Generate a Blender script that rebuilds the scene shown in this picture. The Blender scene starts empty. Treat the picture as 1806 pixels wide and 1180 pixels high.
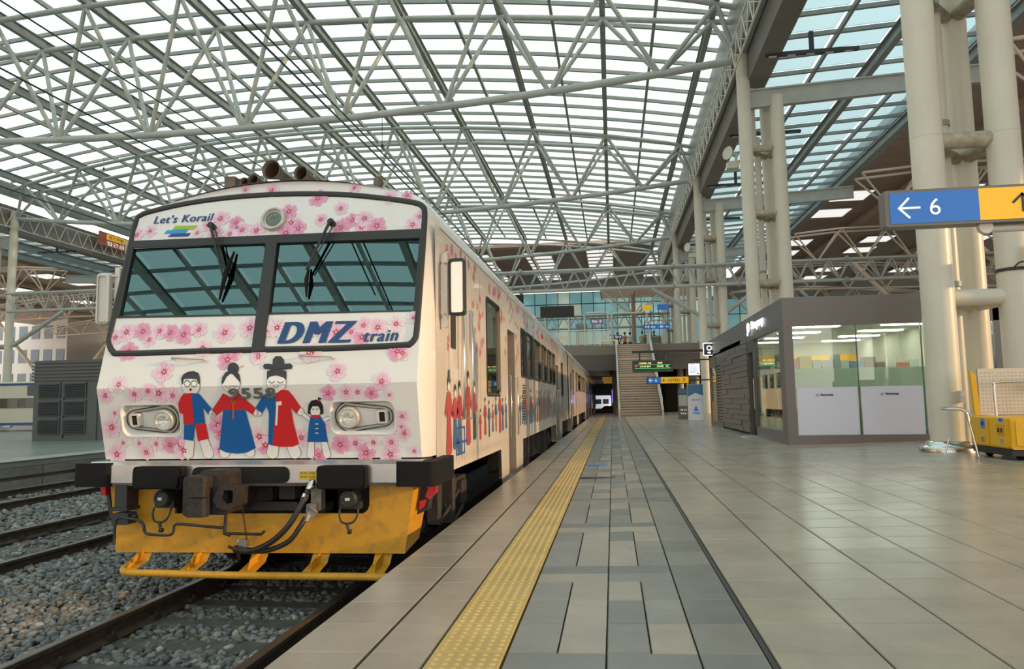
import bpy, bmesh, math, random
import numpy as np
from mathutils import Vector, Matrix
from mathutils.geometry import tessellate_polygon
random.seed(7)
PI = math.pi
SC = bpy.context.scene
COL = SC.collection

# ---------------------------------------------------------------- camera, sky, sun, exposure
FPX = 1268.0
def _n(v):
    v = np.array(v, float); return v / np.linalg.norm(v)
_Y = _n(((1081 - 903) / FPX, -(704 - 590) / FPX, -1))
_Z = np.array([-237 / FPX, 13730 / FPX, -1.0]); _Z = _n(_Z - _Z.dot(_Y) * _Y)
_X = np.cross(_Y, _Z)
RW = np.array([_X, _Y, _Z])
CAM = np.array([0, 0, 1.58])
cd = bpy.data.cameras.new('camera'); cam = bpy.data.objects.new('camera', cd); COL.objects.link(cam)
cam.matrix_world = Matrix.Translation(CAM) @ Matrix(RW.tolist()).to_4x4()
cd.sensor_width = 36; cd.lens = FPX / 1806 * 36; cd.clip_end = 600; cd.clip_start = .05
SC.camera = cam
SC.view_settings.view_transform = 'Standard'; SC.view_settings.look = 'None'
SC.view_settings.exposure = 0.16; SC.view_settings.gamma = 1.0
SC.view_settings.use_curve_mapping = False
SC.cycles.max_bounces = 8; SC.cycles.diffuse_bounces = 4; SC.cycles.glossy_bounces = 4
SC.cycles.transparent_max_bounces = 16; SC.cycles.transmission_bounces = 4
SC.cycles.sample_clamp_indirect = 6

w = bpy.data.worlds.new('sky'); SC.world = w; w.use_nodes = True
nt = w.node_tree; nt.nodes.clear()
tc = nt.nodes.new('ShaderNodeTexCoord'); sx = nt.nodes.new('ShaderNodeSeparateXYZ')
rp = nt.nodes.new('ShaderNodeValToRGB'); bg = nt.nodes.new('ShaderNodeBackground'); wo = nt.nodes.new('ShaderNodeOutputWorld')
nt.links.new(tc.outputs['Generated'], sx.inputs[0]); nt.links.new(sx.outputs['Z'], rp.inputs[0])
nt.links.new(rp.outputs[0], bg.inputs[0]); nt.links.new(bg.outputs[0], wo.inputs[0])
cr = rp.color_ramp; cr.elements[0].position = 0.0; cr.elements[0].color = (1.0, .88, .76, 1)
cr.elements[1].position = .9; cr.elements[1].color = (.80, .97, 1.0, 1)
e = cr.elements.new(.25); e.color = (.98, .95, .90, 1)
bg.inputs[1].default_value = 1.55

sd = bpy.data.lights.new('sun', 'SUN'); so = bpy.data.objects.new('sun', sd); COL.objects.link(so)
so.rotation_euler = Vector((.95, -.16, .21)).to_track_quat('Z', 'Y').to_euler()
sd.energy = 2.6; sd.angle = math.radians(1.2); sd.color = (1.0, .62, .30)

# ---------------------------------------------------------------- pixel -> world point on a plane at its real depth (surveying only)
def ray(x, y): return RW @ _n(((x - 903) / FPX, -(y - 590) / FPX, -1))
def atY(x, y, Y): d = ray(x, y); return CAM + d * (Y - CAM[1]) / d[1]
def atX(x, y, X): d = ray(x, y); return CAM + d * (X - CAM[0]) / d[0]

# ---------------------------------------------------------------- materials
MATS = {}
def mat(name, col, rough=.6, metal=0.0, var=0.0, vscale=3.0, bump=0.0, bscale=40.0, emit=None, estr=1.0, spec=.5, vcol=None, coat=0.0, tint=None, island=0.0):
    if name in MATS: return MATS[name]
    m = bpy.data.materials.new(name); m.use_nodes = True; t = m.node_tree; N = t.nodes; L = t.links
    b = N['Principled BSDF']; b.inputs['Roughness'].default_value = rough; b.inputs['Metallic'].default_value = metal
    b.inputs['Specular IOR Level'].default_value = spec; b.inputs['Coat Weight'].default_value = coat
    c4 = (*col, 1)
    b.inputs['Base Color'].default_value = c4
    src = None
    if vcol:
        a = N.new('ShaderNodeVertexColor'); a.layer_name = vcol; src = a.outputs[0]
    if island:
        g = N.new('ShaderNodeNewGeometry'); r = N.new('ShaderNodeMapRange'); r.inputs[3].default_value = 1 - island; r.inputs[4].default_value = 1 + island
        L.new(g.outputs['Random Per Island'], r.inputs[0])
        mx = N.new('ShaderNodeMix'); mx.data_type = 'RGBA'; mx.blend_type = 'MULTIPLY'; mx.inputs[0].default_value = 1
        if src: L.new(src, mx.inputs[6])
        else: mx.inputs[6].default_value = c4
        L.new(r.outputs[0], mx.inputs[7]); src = mx.outputs[2]
    if var or bump:
        tc = N.new('ShaderNodeTexCoord')
    if var:
        n = N.new('ShaderNodeTexNoise'); n.inputs['Scale'].default_value = vscale; n.inputs['Detail'].default_value = 6; n.inputs['Roughness'].default_value = .65
        g = N.new('ShaderNodeNewGeometry'); L.new(g.outputs['Position'], n.inputs['Vector'])
        r = N.new('ShaderNodeMapRange'); r.inputs[1].default_value = .3; r.inputs[2].default_value = .7
        r.inputs[3].default_value = 1 - var; r.inputs[4].default_value = 1 + var * .6
        L.new(n.outputs[0], r.inputs[0])
        mx = N.new('ShaderNodeMix'); mx.data_type = 'RGBA'; mx.blend_type = 'MULTIPLY'; mx.inputs[0].default_value = 1
        if src: L.new(src, mx.inputs[6])
        else: mx.inputs[6].default_value = c4
        L.new(r.outputs[0], mx.inputs[7]); src = mx.outputs[2]
        if tint:
            n2 = N.new('ShaderNodeTexNoise'); n2.inputs['Scale'].default_value = vscale * 2.3; n2.inputs['Detail'].default_value = 8
            L.new(g.outputs['Position'], n2.inputs['Vector'])
            r2 = N.new('ShaderNodeMapRange'); r2.inputs[1].default_value = .52; r2.inputs[2].default_value = .68; L.new(n2.outputs[0], r2.inputs[0])
            mx2 = N.new('ShaderNodeMix'); mx2.data_type = 'RGBA'; L.new(r2.outputs[0], mx2.inputs[0]); L.new(src, mx2.inputs[6])
            mx2.inputs[7].default_value = (*tint, 1); src = mx2.outputs[2]
    if src: L.new(src, b.inputs['Base Color'])
    if bump:
        n = N.new('ShaderNodeTexNoise'); n.inputs['Scale'].default_value = bscale; n.inputs['Detail'].default_value = 4
        g = N.new('ShaderNodeNewGeometry'); L.new(g.outputs['Position'], n.inputs['Vector'])
        bp = N.new('ShaderNodeBump'); bp.inputs['Strength'].default_value = bump; bp.inputs['Distance'].default_value = .01
        L.new(n.outputs[0], bp.inputs['Height']); L.new(bp.outputs[0], b.inputs['Normal'])
    if emit:
        b.inputs['Emission Color'].default_value = (*emit, 1); b.inputs['Emission Strength'].default_value = estr
    MATS[name] = m; return m

def glassy(name, trans, tcol, gcol=(1, 1, 1), rough=.02, dif=None, difw=0.0, fres=1.45, base=.08, trl=0.0, trlcol=(1, 1, 1), fmax=.9):
    """sheet glass: fresnel reflection over a tinted see-through sheet, with an optional milky diffuse / translucent share"""
    if name in MATS: return MATS[name]
    m = bpy.data.materials.new(name); m.use_nodes = True; t = m.node_tree; N = t.nodes; L = t.links
    N.remove(N['Principled BSDF']); out = N['Material Output']
    tr = N.new('ShaderNodeBsdfTransparent'); tr.inputs[0].default_value = (*[c * trans for c in tcol], 1)
    cur = tr.outputs[0]
    if difw:
        d = N.new('ShaderNodeBsdfDiffuse'); d.inputs[0].default_value = (*dif, 1)
        mx = N.new('ShaderNodeMixShader'); mx.inputs[0].default_value = difw; L.new(cur, mx.inputs[1]); L.new(d.outputs[0], mx.inputs[2]); cur = mx.outputs[0]
    if trl:
        d = N.new('ShaderNodeBsdfTranslucent'); d.inputs[0].default_value = (*trlcol, 1)
        mx = N.new('ShaderNodeMixShader'); mx.inputs[0].default_value = trl; L.new(cur, mx.inputs[1]); L.new(d.outputs[0], mx.inputs[2]); cur = mx.outputs[0]
    g = N.new('ShaderNodeBsdfGlossy'); g.inputs[0].default_value = (*gcol, 1); g.inputs['Roughness'].default_value = rough
    f = N.new('ShaderNodeLayerWeight'); f.inputs[0].default_value = .5
    pw = N.new('ShaderNodeMath'); pw.operation = 'POWER'; L.new(f.outputs['Facing'], pw.inputs[0]); pw.inputs[1].default_value = 4.0
    r = N.new('ShaderNodeMapRange'); r.inputs[3].default_value = base; r.inputs[4].default_value = fmax
    L.new(pw.outputs[0], r.inputs[0])
    mx = N.new('ShaderNodeMixShader'); L.new(r.outputs[0], mx.inputs[0]); L.new(cur, mx.inputs[1]); L.new(g.outputs[0], mx.inputs[2])
    L.new(mx.outputs[0], out.inputs[0]); MATS[name] = m; return m

# ---------------------------------------------------------------- mesh builder
class MB:
    def __init__(s): s.v = []; s.f = []; s.sm = []; s.mi = []; s.vc = []; s.cur = 0; s.cc = None
    def add(s, vs, fs, smooth=False):
        o = len(s.v); s.v += [tuple(map(float, p)) for p in vs]
        for f in fs: s.f.append([i + o for i in f]); s.sm.append(smooth); s.mi.append(s.cur); s.vc.append(s.cc)
        return s
    def box(s, x0, x1, y0, y1, z0, z1):
        vs = [(x, y, z) for z in (z0, z1) for y in (y0, y1) for x in (x0, x1)]
        return s.add(vs, [(0, 2, 3, 1), (4, 5, 7, 6), (0, 1, 5, 4), (2, 6, 7, 3), (0, 4, 6, 2), (1, 3, 7, 5)])
    def rbox(s, x0, x1, y0, y1, z0, z1, r=.02, ax='y', seg=4):
        """box with rounded corners in the plane across axis ax"""
        if ax == 'y': a0, a1, b0, b1 = x0, x1, z0, z1
        elif ax == 'x': a0, a1, b0, b1 = y0, y1, z0, z1
        else: a0, a1, b0, b1 = x0, x1, y0, y1
        P = rrect(a0, a1, b0, b1, r, seg)
        if ax == 'y': lo = [(a, y0, b) for a, b in P]; hi = [(a, y1, b) for a, b in P]
        elif ax == 'x': lo = [(x0, a, b) for a, b in P]; hi = [(x1, a, b) for a, b in P]
        else: lo = [(a, b, z0) for a, b in P]; hi = [(a, b, z1) for a, b in P]
        return s.loft([lo, hi], cap=True)
    def loft(s, rings, cap=False, smooth=False, closed=True):
        n = len(rings[0]); vs = [p for r in rings for p in r]; fs = []
        for k in range(len(rings) - 1):
            for i in range(n if closed else n - 1):
                j = (i + 1) % n; fs.append((k * n + i, k * n + j, (k + 1) * n + j, (k + 1) * n + i))
        s.add(vs, fs, smooth)
        if cap:
            s.add(rings[0], [tuple(range(n))[::-1]]); s.add(rings[-1], [tuple(range(n))])
        return s
    def tube(s, p0, p1, r, n=8, r1=None, cap=True):
        p0 = Vector(p0); p1 = Vector(p1); d = (p1 - p0)
        if d.length < 1e-6: return s
        d.normalize(); a = d.orthogonal().normalized(); b = d.cross(a); r1 = r if r1 is None else r1
        c = [(math.cos(2 * PI * i / n), math.sin(2 * PI * i / n)) for i in range(n)]
        return s.loft([[p0 + (a * x + b * y) * r for x, y in c], [p1 + (a * x + b * y) * r1 for x, y in c]], cap=cap, smooth=True)
    def path(s, pts, r, n=8, cap=True):
        """tube swept along points"""
        P = [Vector(p) for p in pts]; rings = []; a = None
        for i, p in enumerate(P):
            d = (P[min(i + 1, len(P) - 1)] - P[max(i - 1, 0)]).normalized()
            if a is None: a = d.orthogonal().normalized()
            a = (a - d * a.dot(d)).normalized(); b = d.cross(a)
            rr = r[i] if isinstance(r, (list, tuple)) else r
            rings.append([p + (a * math.cos(2 * PI * k / n) + b * math.sin(2 * PI * k / n)) * rr for k in range(n)])
        return s.loft(rings, cap=cap, smooth=True)
    def lathe(s, prof, c, axis=(0, 0, 1), n=20, cap=True):
        """prof: (radius, height along axis) pairs from point c"""
        c = Vector(c); d = Vector(axis).normalized(); a = d.orthogonal().normalized(); b = d.cross(a)
        rings = [[c + d * h + (a * math.cos(2 * PI * k / n) + b * math.sin(2 * PI * k / n)) * max(r, 1e-4) for k in range(n)] for r, h in prof]
        return s.loft(rings, cap=cap, smooth=True)
    def poly(s, pts):
        return s.add(pts, [tuple(range(len(pts)))])
    def holed(s, outer, holes, fn):
        """flat 2D outline with holes, mapped through fn(u,v) -> point"""
        loops = [[Vector((p[0], p[1], 0)) for p in outer]] + [[Vector((p[0], p[1], 0)) for p in h] for h in holes]
        flat = [p for l in loops for p in l]; tr = tessellate_polygon(loops)
        return s.add([fn(p.x, p.y) for p in flat], [tuple(t) for t in tr])

def rrect(a0, a1, b0, b1, r, seg=5):
    P = []
    for cx, cy, t0 in ((a1 - r, b1 - r, 0), (a0 + r, b1 - r, PI / 2), (a0 + r, b0 + r, PI), (a1 - r, b0 + r, 1.5 * PI)):
        for k in range(seg + 1): t = t0 + PI / 2 * k / seg; P.append((cx + r * math.cos(t), cy + r * math.sin(t)))
    return P
def smooth_path(pts, k=6):
    """Catmull-Rom through points"""
    P = [Vector(p) for p in pts]; P = [P[0] * 2 - P[1]] + P + [P[-1] * 2 - P[-2]]; out = []
    for i in range(1, len(P) - 2):
        for j in range(k):
            t = j / k; a, b, c, d = P[i - 1:i + 3]
            out.append(.5 * ((2 * b) + (c - a) * t + (2 * a - 5 * b + 4 * c - d) * t * t + (3 * b - a - 3 * c + d) * t ** 3))
    out.append(P[-2]); return out

ORG = {}
def link(o): COL.objects.link(o); return o
def obj(name, mb, m, parent=None, kind=None, label=None, origin=None):
    """links mb as ONE mesh object; mb is in world coordinates"""
    me = bpy.data.meshes.new(name)
    o = bpy.data.objects.new(name, me)
    po = ORG.get(parent.name, Vector((0, 0, 0))) if parent else Vector((0, 0, 0))
    org = Vector(origin) if origin is not None else (po if parent else Vector((0, 0, 0)))
    me.from_pydata([(x - org.x, y - org.y, z - org.z) for x, y, z in mb.v], [], mb.f)
    ms = m if isinstance(m, (list, tuple)) else [m]
    for k in ms: me.materials.append(k)
    me.polygons.foreach_set('use_smooth', mb.sm)
    if len(ms) > 1: me.polygons.foreach_set('material_index', mb.mi)
    if any(c is not None for c in mb.vc):
        ca = me.color_attributes.new('Col', 'FLOAT_COLOR', 'CORNER'); arr = []
        for f, c in zip(mb.f, mb.vc):
            for k in range(len(f)):
                cc = (c[k] if isinstance(c[0], (list, tuple)) else c) if c else (1, 1, 1); arr += [*cc, 1.0]
        ca.data.foreach_set('color', arr)
    me.update()
    link(o)
    if parent: o.parent = parent
    o.location = org - po
    ORG[o.name] = org
    if kind: o['kind'] = kind
    if label: o['label'] = label
    return o
def tag(o, label, cat, group=None, kind=None):
    o['label'] = label; o['category'] = cat
    if group: o['group'] = group
    if kind: o['kind'] = kind
    return o
def thing(name, label, cat, loc=(0, 0, 0), group=None):
    o = bpy.data.objects.new(name, None); o.empty_display_size = .2; link(o); o.location = loc; ORG[o.name] = Vector(loc)
    return tag(o, label, cat, group)
def solo(name, mb, m, label, cat, loc=(0, 0, 0), group=None, kind=None):
    return tag(obj(name, mb, m, origin=loc), label, cat, group, kind)
def struct(name, mb, m, parent=None):
    o = obj(name, mb, m, parent)
    if not parent: o['kind'] = 'structure'
    return o
def dup(root, loc, label=None, group=None, rotz=None, scale=None):
    def cp(o, par):
        c = o.copy(); link(c); c.parent = par
        ORG[c.name] = Vector((0, 0, 0))
        for ch in KIDS.get(o.name, []): cp(ch, c)
        return c
    KIDS = {}
    for o in bpy.data.objects:
        if o.parent: KIDS.setdefault(o.parent.name, []).append(o)
    r = cp(root, None); r.location = loc; ORG[r.name] = Vector(loc)
    if rotz is not None: r.rotation_euler.z = rotz
    if scale is not None: r.scale = scale
    if label: r['label'] = label
    if group: r['group'] = group
    return r

def text_geo(s, bold=0.0, shear=0.0, spacing=1.0, extrude=0.0):
    """returns verts, faces of a string, normalised so that its bounding box is 1 high, plus its width"""
    c = bpy.data.curves.new('t', 'FONT'); c.body = s; c.shear = shear; c.offset = bold; c.space_character = spacing; c.extrude = extrude; c.resolution_u = 4
    o = bpy.data.objects.new('t', c); COL.objects.link(o)
    dg = bpy.context.evaluated_depsgraph_get(); me = bpy.data.meshes.new_from_object(o.evaluated_get(dg))
    vs = [tuple(v.co) for v in me.vertices]; fs = [tuple(p.vertices) for p in me.polygons]
    bpy.data.objects.remove(o); bpy.data.curves.remove(c); bpy.data.meshes.remove(me)
    x0 = min(v[0] for v in vs); x1 = max(v[0] for v in vs); y0 = min(v[1] for v in vs); y1 = max(v[1] for v in vs); h = y1 - y0
    return [((v[0] - x0) / h, (v[1] - y0) / h, v[2] / h) for v in vs], fs, (x1 - x0) / h
def text_on(mb, s, fn, w=None, h=None, fat=0, **k):
    """write s through fn(u, v, depth); w and h give its size"""
    vs, fs, W = text_geo(s, **k)
    if w is None: w = W * h
    if h is None: h = w / W
    for q in range(-fat, fat + 1): mb.add([fn(a / W * w + q * .022 * h, b * h, c * h + (q + fat) * .0002) for a, b, c in vs], fs)
    return mb

def zf(x): return .55 + .025 * (min(x, 12) + 1.39)

# common paints
WHITE = mat('off_white_paint', (.72, .70, .62), .45, var=.10, vscale=1.2)
CREAM = mat('cream_column_paint', (.64, .61, .51), .36, var=.06, vscale=1.2)
STEEL = mat('grey_green_steel_paint', (.30, .32, .30), .42, var=.14, vscale=2)
TRUSS = mat('pale_grey_truss_paint', (.42, .44, .41), .36, var=.12, vscale=2)
DARK = mat('dark_steel', (.030, .030, .030), .5)
BLACK = mat('black_rubber', (.007, .007, .008), .75, bump=.1, spec=.25)
CHROME = mat('brushed_steel', (.62, .62, .60), .22, 1.0, var=.08, vscale=6)
# ---------------------------------------------------------------- ground, ballast bed
CONC = mat('stained_concrete', (.21, .20, .17), .85, var=.35, vscale=1.3, bump=.5, bscale=18)
BALBED = mat('ballast_bed', (.10, .10, .092), .95, var=.6, vscale=22, bump=1.0, bscale=30)
g = MB(); g.box(-80, -1.75, -14, 160, -.60, -.17); struct('ground', g, BALBED)

# tiles: colour chosen per tile
def tilemat(name, col, rough=.34):
    return mat(name, col, rough, var=.16, vscale=2.4, bump=.09, bscale=60, vcol='Col')
TILE = tilemat('granite_paving', (.3, .3, .3), .25)
JOINT = mat('dark_joint_mortar', (.12, .112, .095), .85, var=.2)
g = MB()
g.add([(-1.38, -14, -.3), (14, -14, -.3), (14, 46, -.3), (-1.38, 46, -.3), (-1.38, -14, zf(-1.38) - .032), (12, -14, zf(12) - .032), (12, 46, zf(12) - .032), (-1.38, 46, zf(-1.38) - .032), (30, -14, zf(12) - .032), (30, 46, zf(12) - .032), (30, -14, -.3), (30, 46, -.3)],
      [(4, 5, 6, 7), (5, 8, 9, 6), (0, 4, 7, 3), (0, 10, 8, 5, 4), (3, 7, 6, 9, 11), (0, 3, 11, 10)])
g.add([(-1.38, 46, .5), (-1.38, 120, .5), (30, 120, .5), (30, 46, .5), (-1.38, 46, -.3), (-1.38, 120, -.3)], [(0, 3, 2, 1), (0, 1, 5, 4)])
floor = struct('floor', g, JOINT)
# platform front wall under the coping
g = MB(); g.box(-1.37, -1.30, -14, 120, -.3, .44)
pf = struct('trim_1', g, CONC)

YS, DY = 2.9595 - .3775 * 10, .3775
TA = -math.atan(.025)
def tile_mesh(wx, wy, col, key, bumps=0):
    """a bevelled slab of size wx by wy, top at z=0"""
    b = MB(); b.cc = col; h = .03; e = .004; gx, gy = wx / 2 - .003, wy / 2 - .003
    b.loft([[(-gx, -gy, -h), (gx, -gy, -h), (gx, gy, -h), (-gx, gy, -h)], [(-gx, -gy, -e), (gx, -gy, -e), (gx, gy, -e), (-gx, gy, -e)],
            [(-gx + e, -gy + e, 0), (gx - e, -gy + e, 0), (gx - e, gy - e, 0), (-gx + e, gy - e, 0)]])
    b.add([(-gx + e, -gy + e, 0), (gx - e, -gy + e, 0), (gx - e, gy - e, 0), (-gx + e, gy - e, 0)], [(0, 1, 2, 3)])
    if bumps:
        b.cc = (.52, .38, .13)
        for i in range(6):
            for j in range(7):
                cx = (-.5 + (i + .5) / 6) * (wx - .02); cy = (-.5 + (j + .5) / 7) * (wy - .02)
                P = rrect(cx - .014, cx + .014, cy - .014, cy + .014, .010, 1); Q = rrect(cx - .008, cx + .008, cy - .008, cy + .008, .006, 1)
                b.loft([[(x, y, 0) for x, y in P], [(x, y, .005) for x, y in Q]]); b.poly([(x, y, .005) for x, y in Q])
    return b
TM = {}
def place_tile(name, x0, x1, y0, y1, col, big=None, bumps=0, lift=0.0):
    """a single piece (big is None) or appended to the joined far field"""
    cx, cy = (x0 + x1) / 2, (y0 + y1) / 2
    if big is None:
        key = (name, round(x1 - x0, 3), round(y1 - y0, 3), col)
        if key not in TM:
            o = obj(name, tile_mesh(x1 - x0, y1 - y0, col, key, bumps), TILE, floor); TM[key] = o.data
        else:
            o = bpy.data.objects.new(name, TM[key]); link(o); o.parent = floor
        o.location = (cx, cy, zf(cx) + lift); o.rotation_euler.y = TA
    else:
        b = tile_mesh(x1 - x0, y1 - y0, col, None, 0)
        sl = .025 if x1 < 12 else 0
        big.cc = col; k = len(big.v)
        big.v += [(x + cx, y + cy, z + zf(cx) + sl * x) for x, y, z in b.v]
        for f in b.f: big.f.append([i + k for i in f]); big.sm.append(False); big.mi.append(0); big.vc.append(col)
def shade(c, a): r = random.choice((-1, -.5, 0, .4, .8)) * a; return tuple(round(v * (1 + r), 4) for v in c)
CO = (.330, .278, .218); PA = (.312, .276, .225); GR = (.210, .202, .182); GD = (.155, .160, .145); YE = (.50, .335, .095); LT = (.330, .300, .235)
far = MB(); fart = MB(); fary = MB()
rows_near = 30          # rows laid one by one from the bottom edge of the picture
for r in range(8, 128):
    y0 = YS + r * DY; y1 = y0 + DY; near = r < 8 + 21
    nb = None if near else far
    yb = None if r < 8 + 34 else fary
    place_tile('coping_slab', -1.395, -1.03, y0, y1, shade(CO, .05), None if r < 8 + 30 else far)
    place_tile('edge_slab', -1.02, -.762, y0, y1, shade(CO, .06), None if r < 8 + 30 else far)
    place_tile('tactile_tile', -.758, -.456, y0, y1, shade(YE, .05), yb, 1, .002)
    # grey band of mixed slabs beside the yellow strip
    k = random.random()
    if r % 4 == 1:
        xs = [(-.452, -.055), (-.055, .30)]
        for a, b in xs:
            place_tile('grey_slab', a, b, y0, y0 + DY / 2, shade(random.choice((PA, GR)), .06), nb); place_tile('grey_slab', a, b, y0 + DY / 2, y1, shade(GD, .08), nb)
    else:
        xs = [(-.452, -.25), (-.25, -.055), (-.055, .12), (.12, .30)]
        for i, (a, b) in enumerate(xs):
            c = (GR, PA, GD, PA)[(i + (r // 4) % 2 * (1 if i > 1 else 0)) % 4] if random.random() > .2 else GR
            place_tile('grey_slab', a, b, y0, y1, shade(c, .08), nb)
    place_tile('border_slab', .30, .548, y0, y1, shade(random.choice((GD, GR)), .1), nb)
    x = .575; i = 0
    while x < 14:
        # only slabs that the picture shows near by are single pieces
        vis = x < .60 * y0 + .9 and r < 8 + 17
        c = shade(PA, .05) if random.random() > .12 else shade(LT, .05)
        place_tile('paving_slab', x, x + .392, y0, y1, c, None if (near and vis and r < 8 + 19) else far)
        x += .395; i += 1
far2 = obj('distant_paving', far, TILE, floor, kind='stuff'); fy2 = obj('distant_tactile_strip', fary, TILE, floor, kind='stuff')
# slot drain between the grey band and the field
g = MB(); y = -1.0
g.box(.551, .572, -.8, 46, zf(.56) - .02, zf(.56) - .006); obj('slot_drain', g, DARK, floor)

# blue floor marking and cover plate by the yellow strip
g = MB(); p = atY(1038, 819, 11.2); g.box(-.42, -.12, 11.1, 11.5, zf(-.3) + .002, zf(-.3) + .006)
solo('floor_sticker', g, mat('blue_sticker', (.05, .16, .32), .5), 'small faded blue sticker on the grey slabs beside the yellow strip', 'sticker', (-.27, 11.3, zf(-.27)))
g = MB(); g.box(-.45, .0, 9.35, 9.47, zf(-.2) + .002, zf(-.2) + .008)
obj('joint_cover', g, DARK, floor)

# ---------------------------------------------------------------- left platform
LP = mat('left_platform_paving', (.24, .26, .23), .28, var=.2, vscale=.8)
g = MB(); g.box(-31, -12.55, 2, 110, .36, .48)
lp = struct('platform', g, LP)
g = MB(); g.box(-30.9, -12.62, 2, 110, -.3, .36); obj('platform_wall', g, CONC, lp)
y = 4.0
while y < 60:
    for z0, z1, dx in ((-.16, .09, 0), (.17, .35, 0)):
        g = MB(); g.box(-12.62, -12.50 - dx, y, y + 1.46, z0, z1); 
        obj('wall_panel', g, CONC, lp)
    y += 1.5
g = MB(); y = 2.0
while y < 60:
    g.box(-13.25, -12.53, y, y + .99, .481, .492); y += 1.0
obj('edge_coping', g, mat('left_coping', (.30, .30, .25), .5, var=.2), lp)
g = MB(); g.box(-80, -31.5, 2, 140, -.3, .46); p2 = struct('platform', g, LP)
g = MB(); g.box(-31.49, -31.3, 2, 140, -.3, .30); obj('platform_wall', g, CONC, p2)

# ---------------------------------------------------------------- railway tracks
RUST = mat('rusty_rail_web', (.060, .040, .028), .75, var=.5, vscale=9, bump=.4)
HEAD = mat('worn_rail_head', (.22, .20, .18), .32, .85, var=.25, vscale=5)
SLEEP = mat('weathered_sleeper', (.085, .086, .078), .85, var=.4, vscale=9, bump=.6)
RP = [(-.07, -.155), (.07, -.155), (.07, -.14), (.012, -.115), (.010, -.045), (.034, -.035), (.036, -.004), (.028, 0), (-.028, 0), (-.036, -.004), (-.034, -.035), (-.010, -.045), (-.012, -.115), (-.07, -.14)]
def track(xc, label, y0, y1, nsl, ys, group):
    t = thing('railway_track', label, 'track', (xc, y0, -.15), group)
    for s in (-1, 1):
        xr = xc + s * .755; b = MB()
        b.cur = 0; rings = [[(xr + a, yy, z) for a, z in RP] for yy in (y0, y1)]
        n = len(RP); b.add([p for r in rings for p in r], [])
        for i in range(n):
            j = (i + 1) % n; top = 6 <= i <= 8; b.f.append([i, j, n + j, n + i]); b.sm.append(False); b.mi.append(1 if top else 0); b.vc.append(None)
        b.cur = 0; b.poly(rings[0])
        rail = obj('rail', b, [RUST, HEAD], t)
        c = MB(); k = 0
        for k in range(nsl):
            yy = ys + k * .52
            for q in (-1, 1):
                c.box(xr + q * .045 - .03, xr + q * .045 + .05 * 0 + .03, yy + .06, yy + .14, -.145, -.105)
                c.tube((xr + q * .062, yy + .10, -.12), (xr + q * .062, yy + .10, -.08), .014, 6)
        if nsl: obj('rail_fastening', c, RUST, rail, kind='stuff')
    me = None
    for k in range(nsl):
        yy = ys + k * .52
        if me is None:
            b = MB(); P = [(-1.25, .0), (1.25, .0), (1.25, .2), (-1.25, .2)]
            b.loft([[(xc + x, yy + y + (-.01 if y == 0 else .01), -.30) for x, y in P], [(xc + x, yy + y, -.165) for x, y in P], [(xc + x * .995, yy + .1 + (y - .1) * .9, -.152) for x, y in P]], cap=True)
            o = obj('sleeper', b, SLEEP, t, origin=(xc, yy, -.15)); me = o.data; z0 = o.location.copy()
        else:
            o = bpy.data.objects.new('sleeper', me); link(o); o.parent = t; o.location = z0 + Vector((0, k * .52, random.uniform(-.006, .006)))
    return t
track(-3.04, 'nearest track with brown rails running under the white train', -2, 110, 26, 1.32, None)
track(-7.11, 'empty middle track left of the train', -2, 130, 44, 2.4, None)
track(-11.15, 'empty track against the wall of the left platform', -2, 130, 44, 5.4, None)

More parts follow.
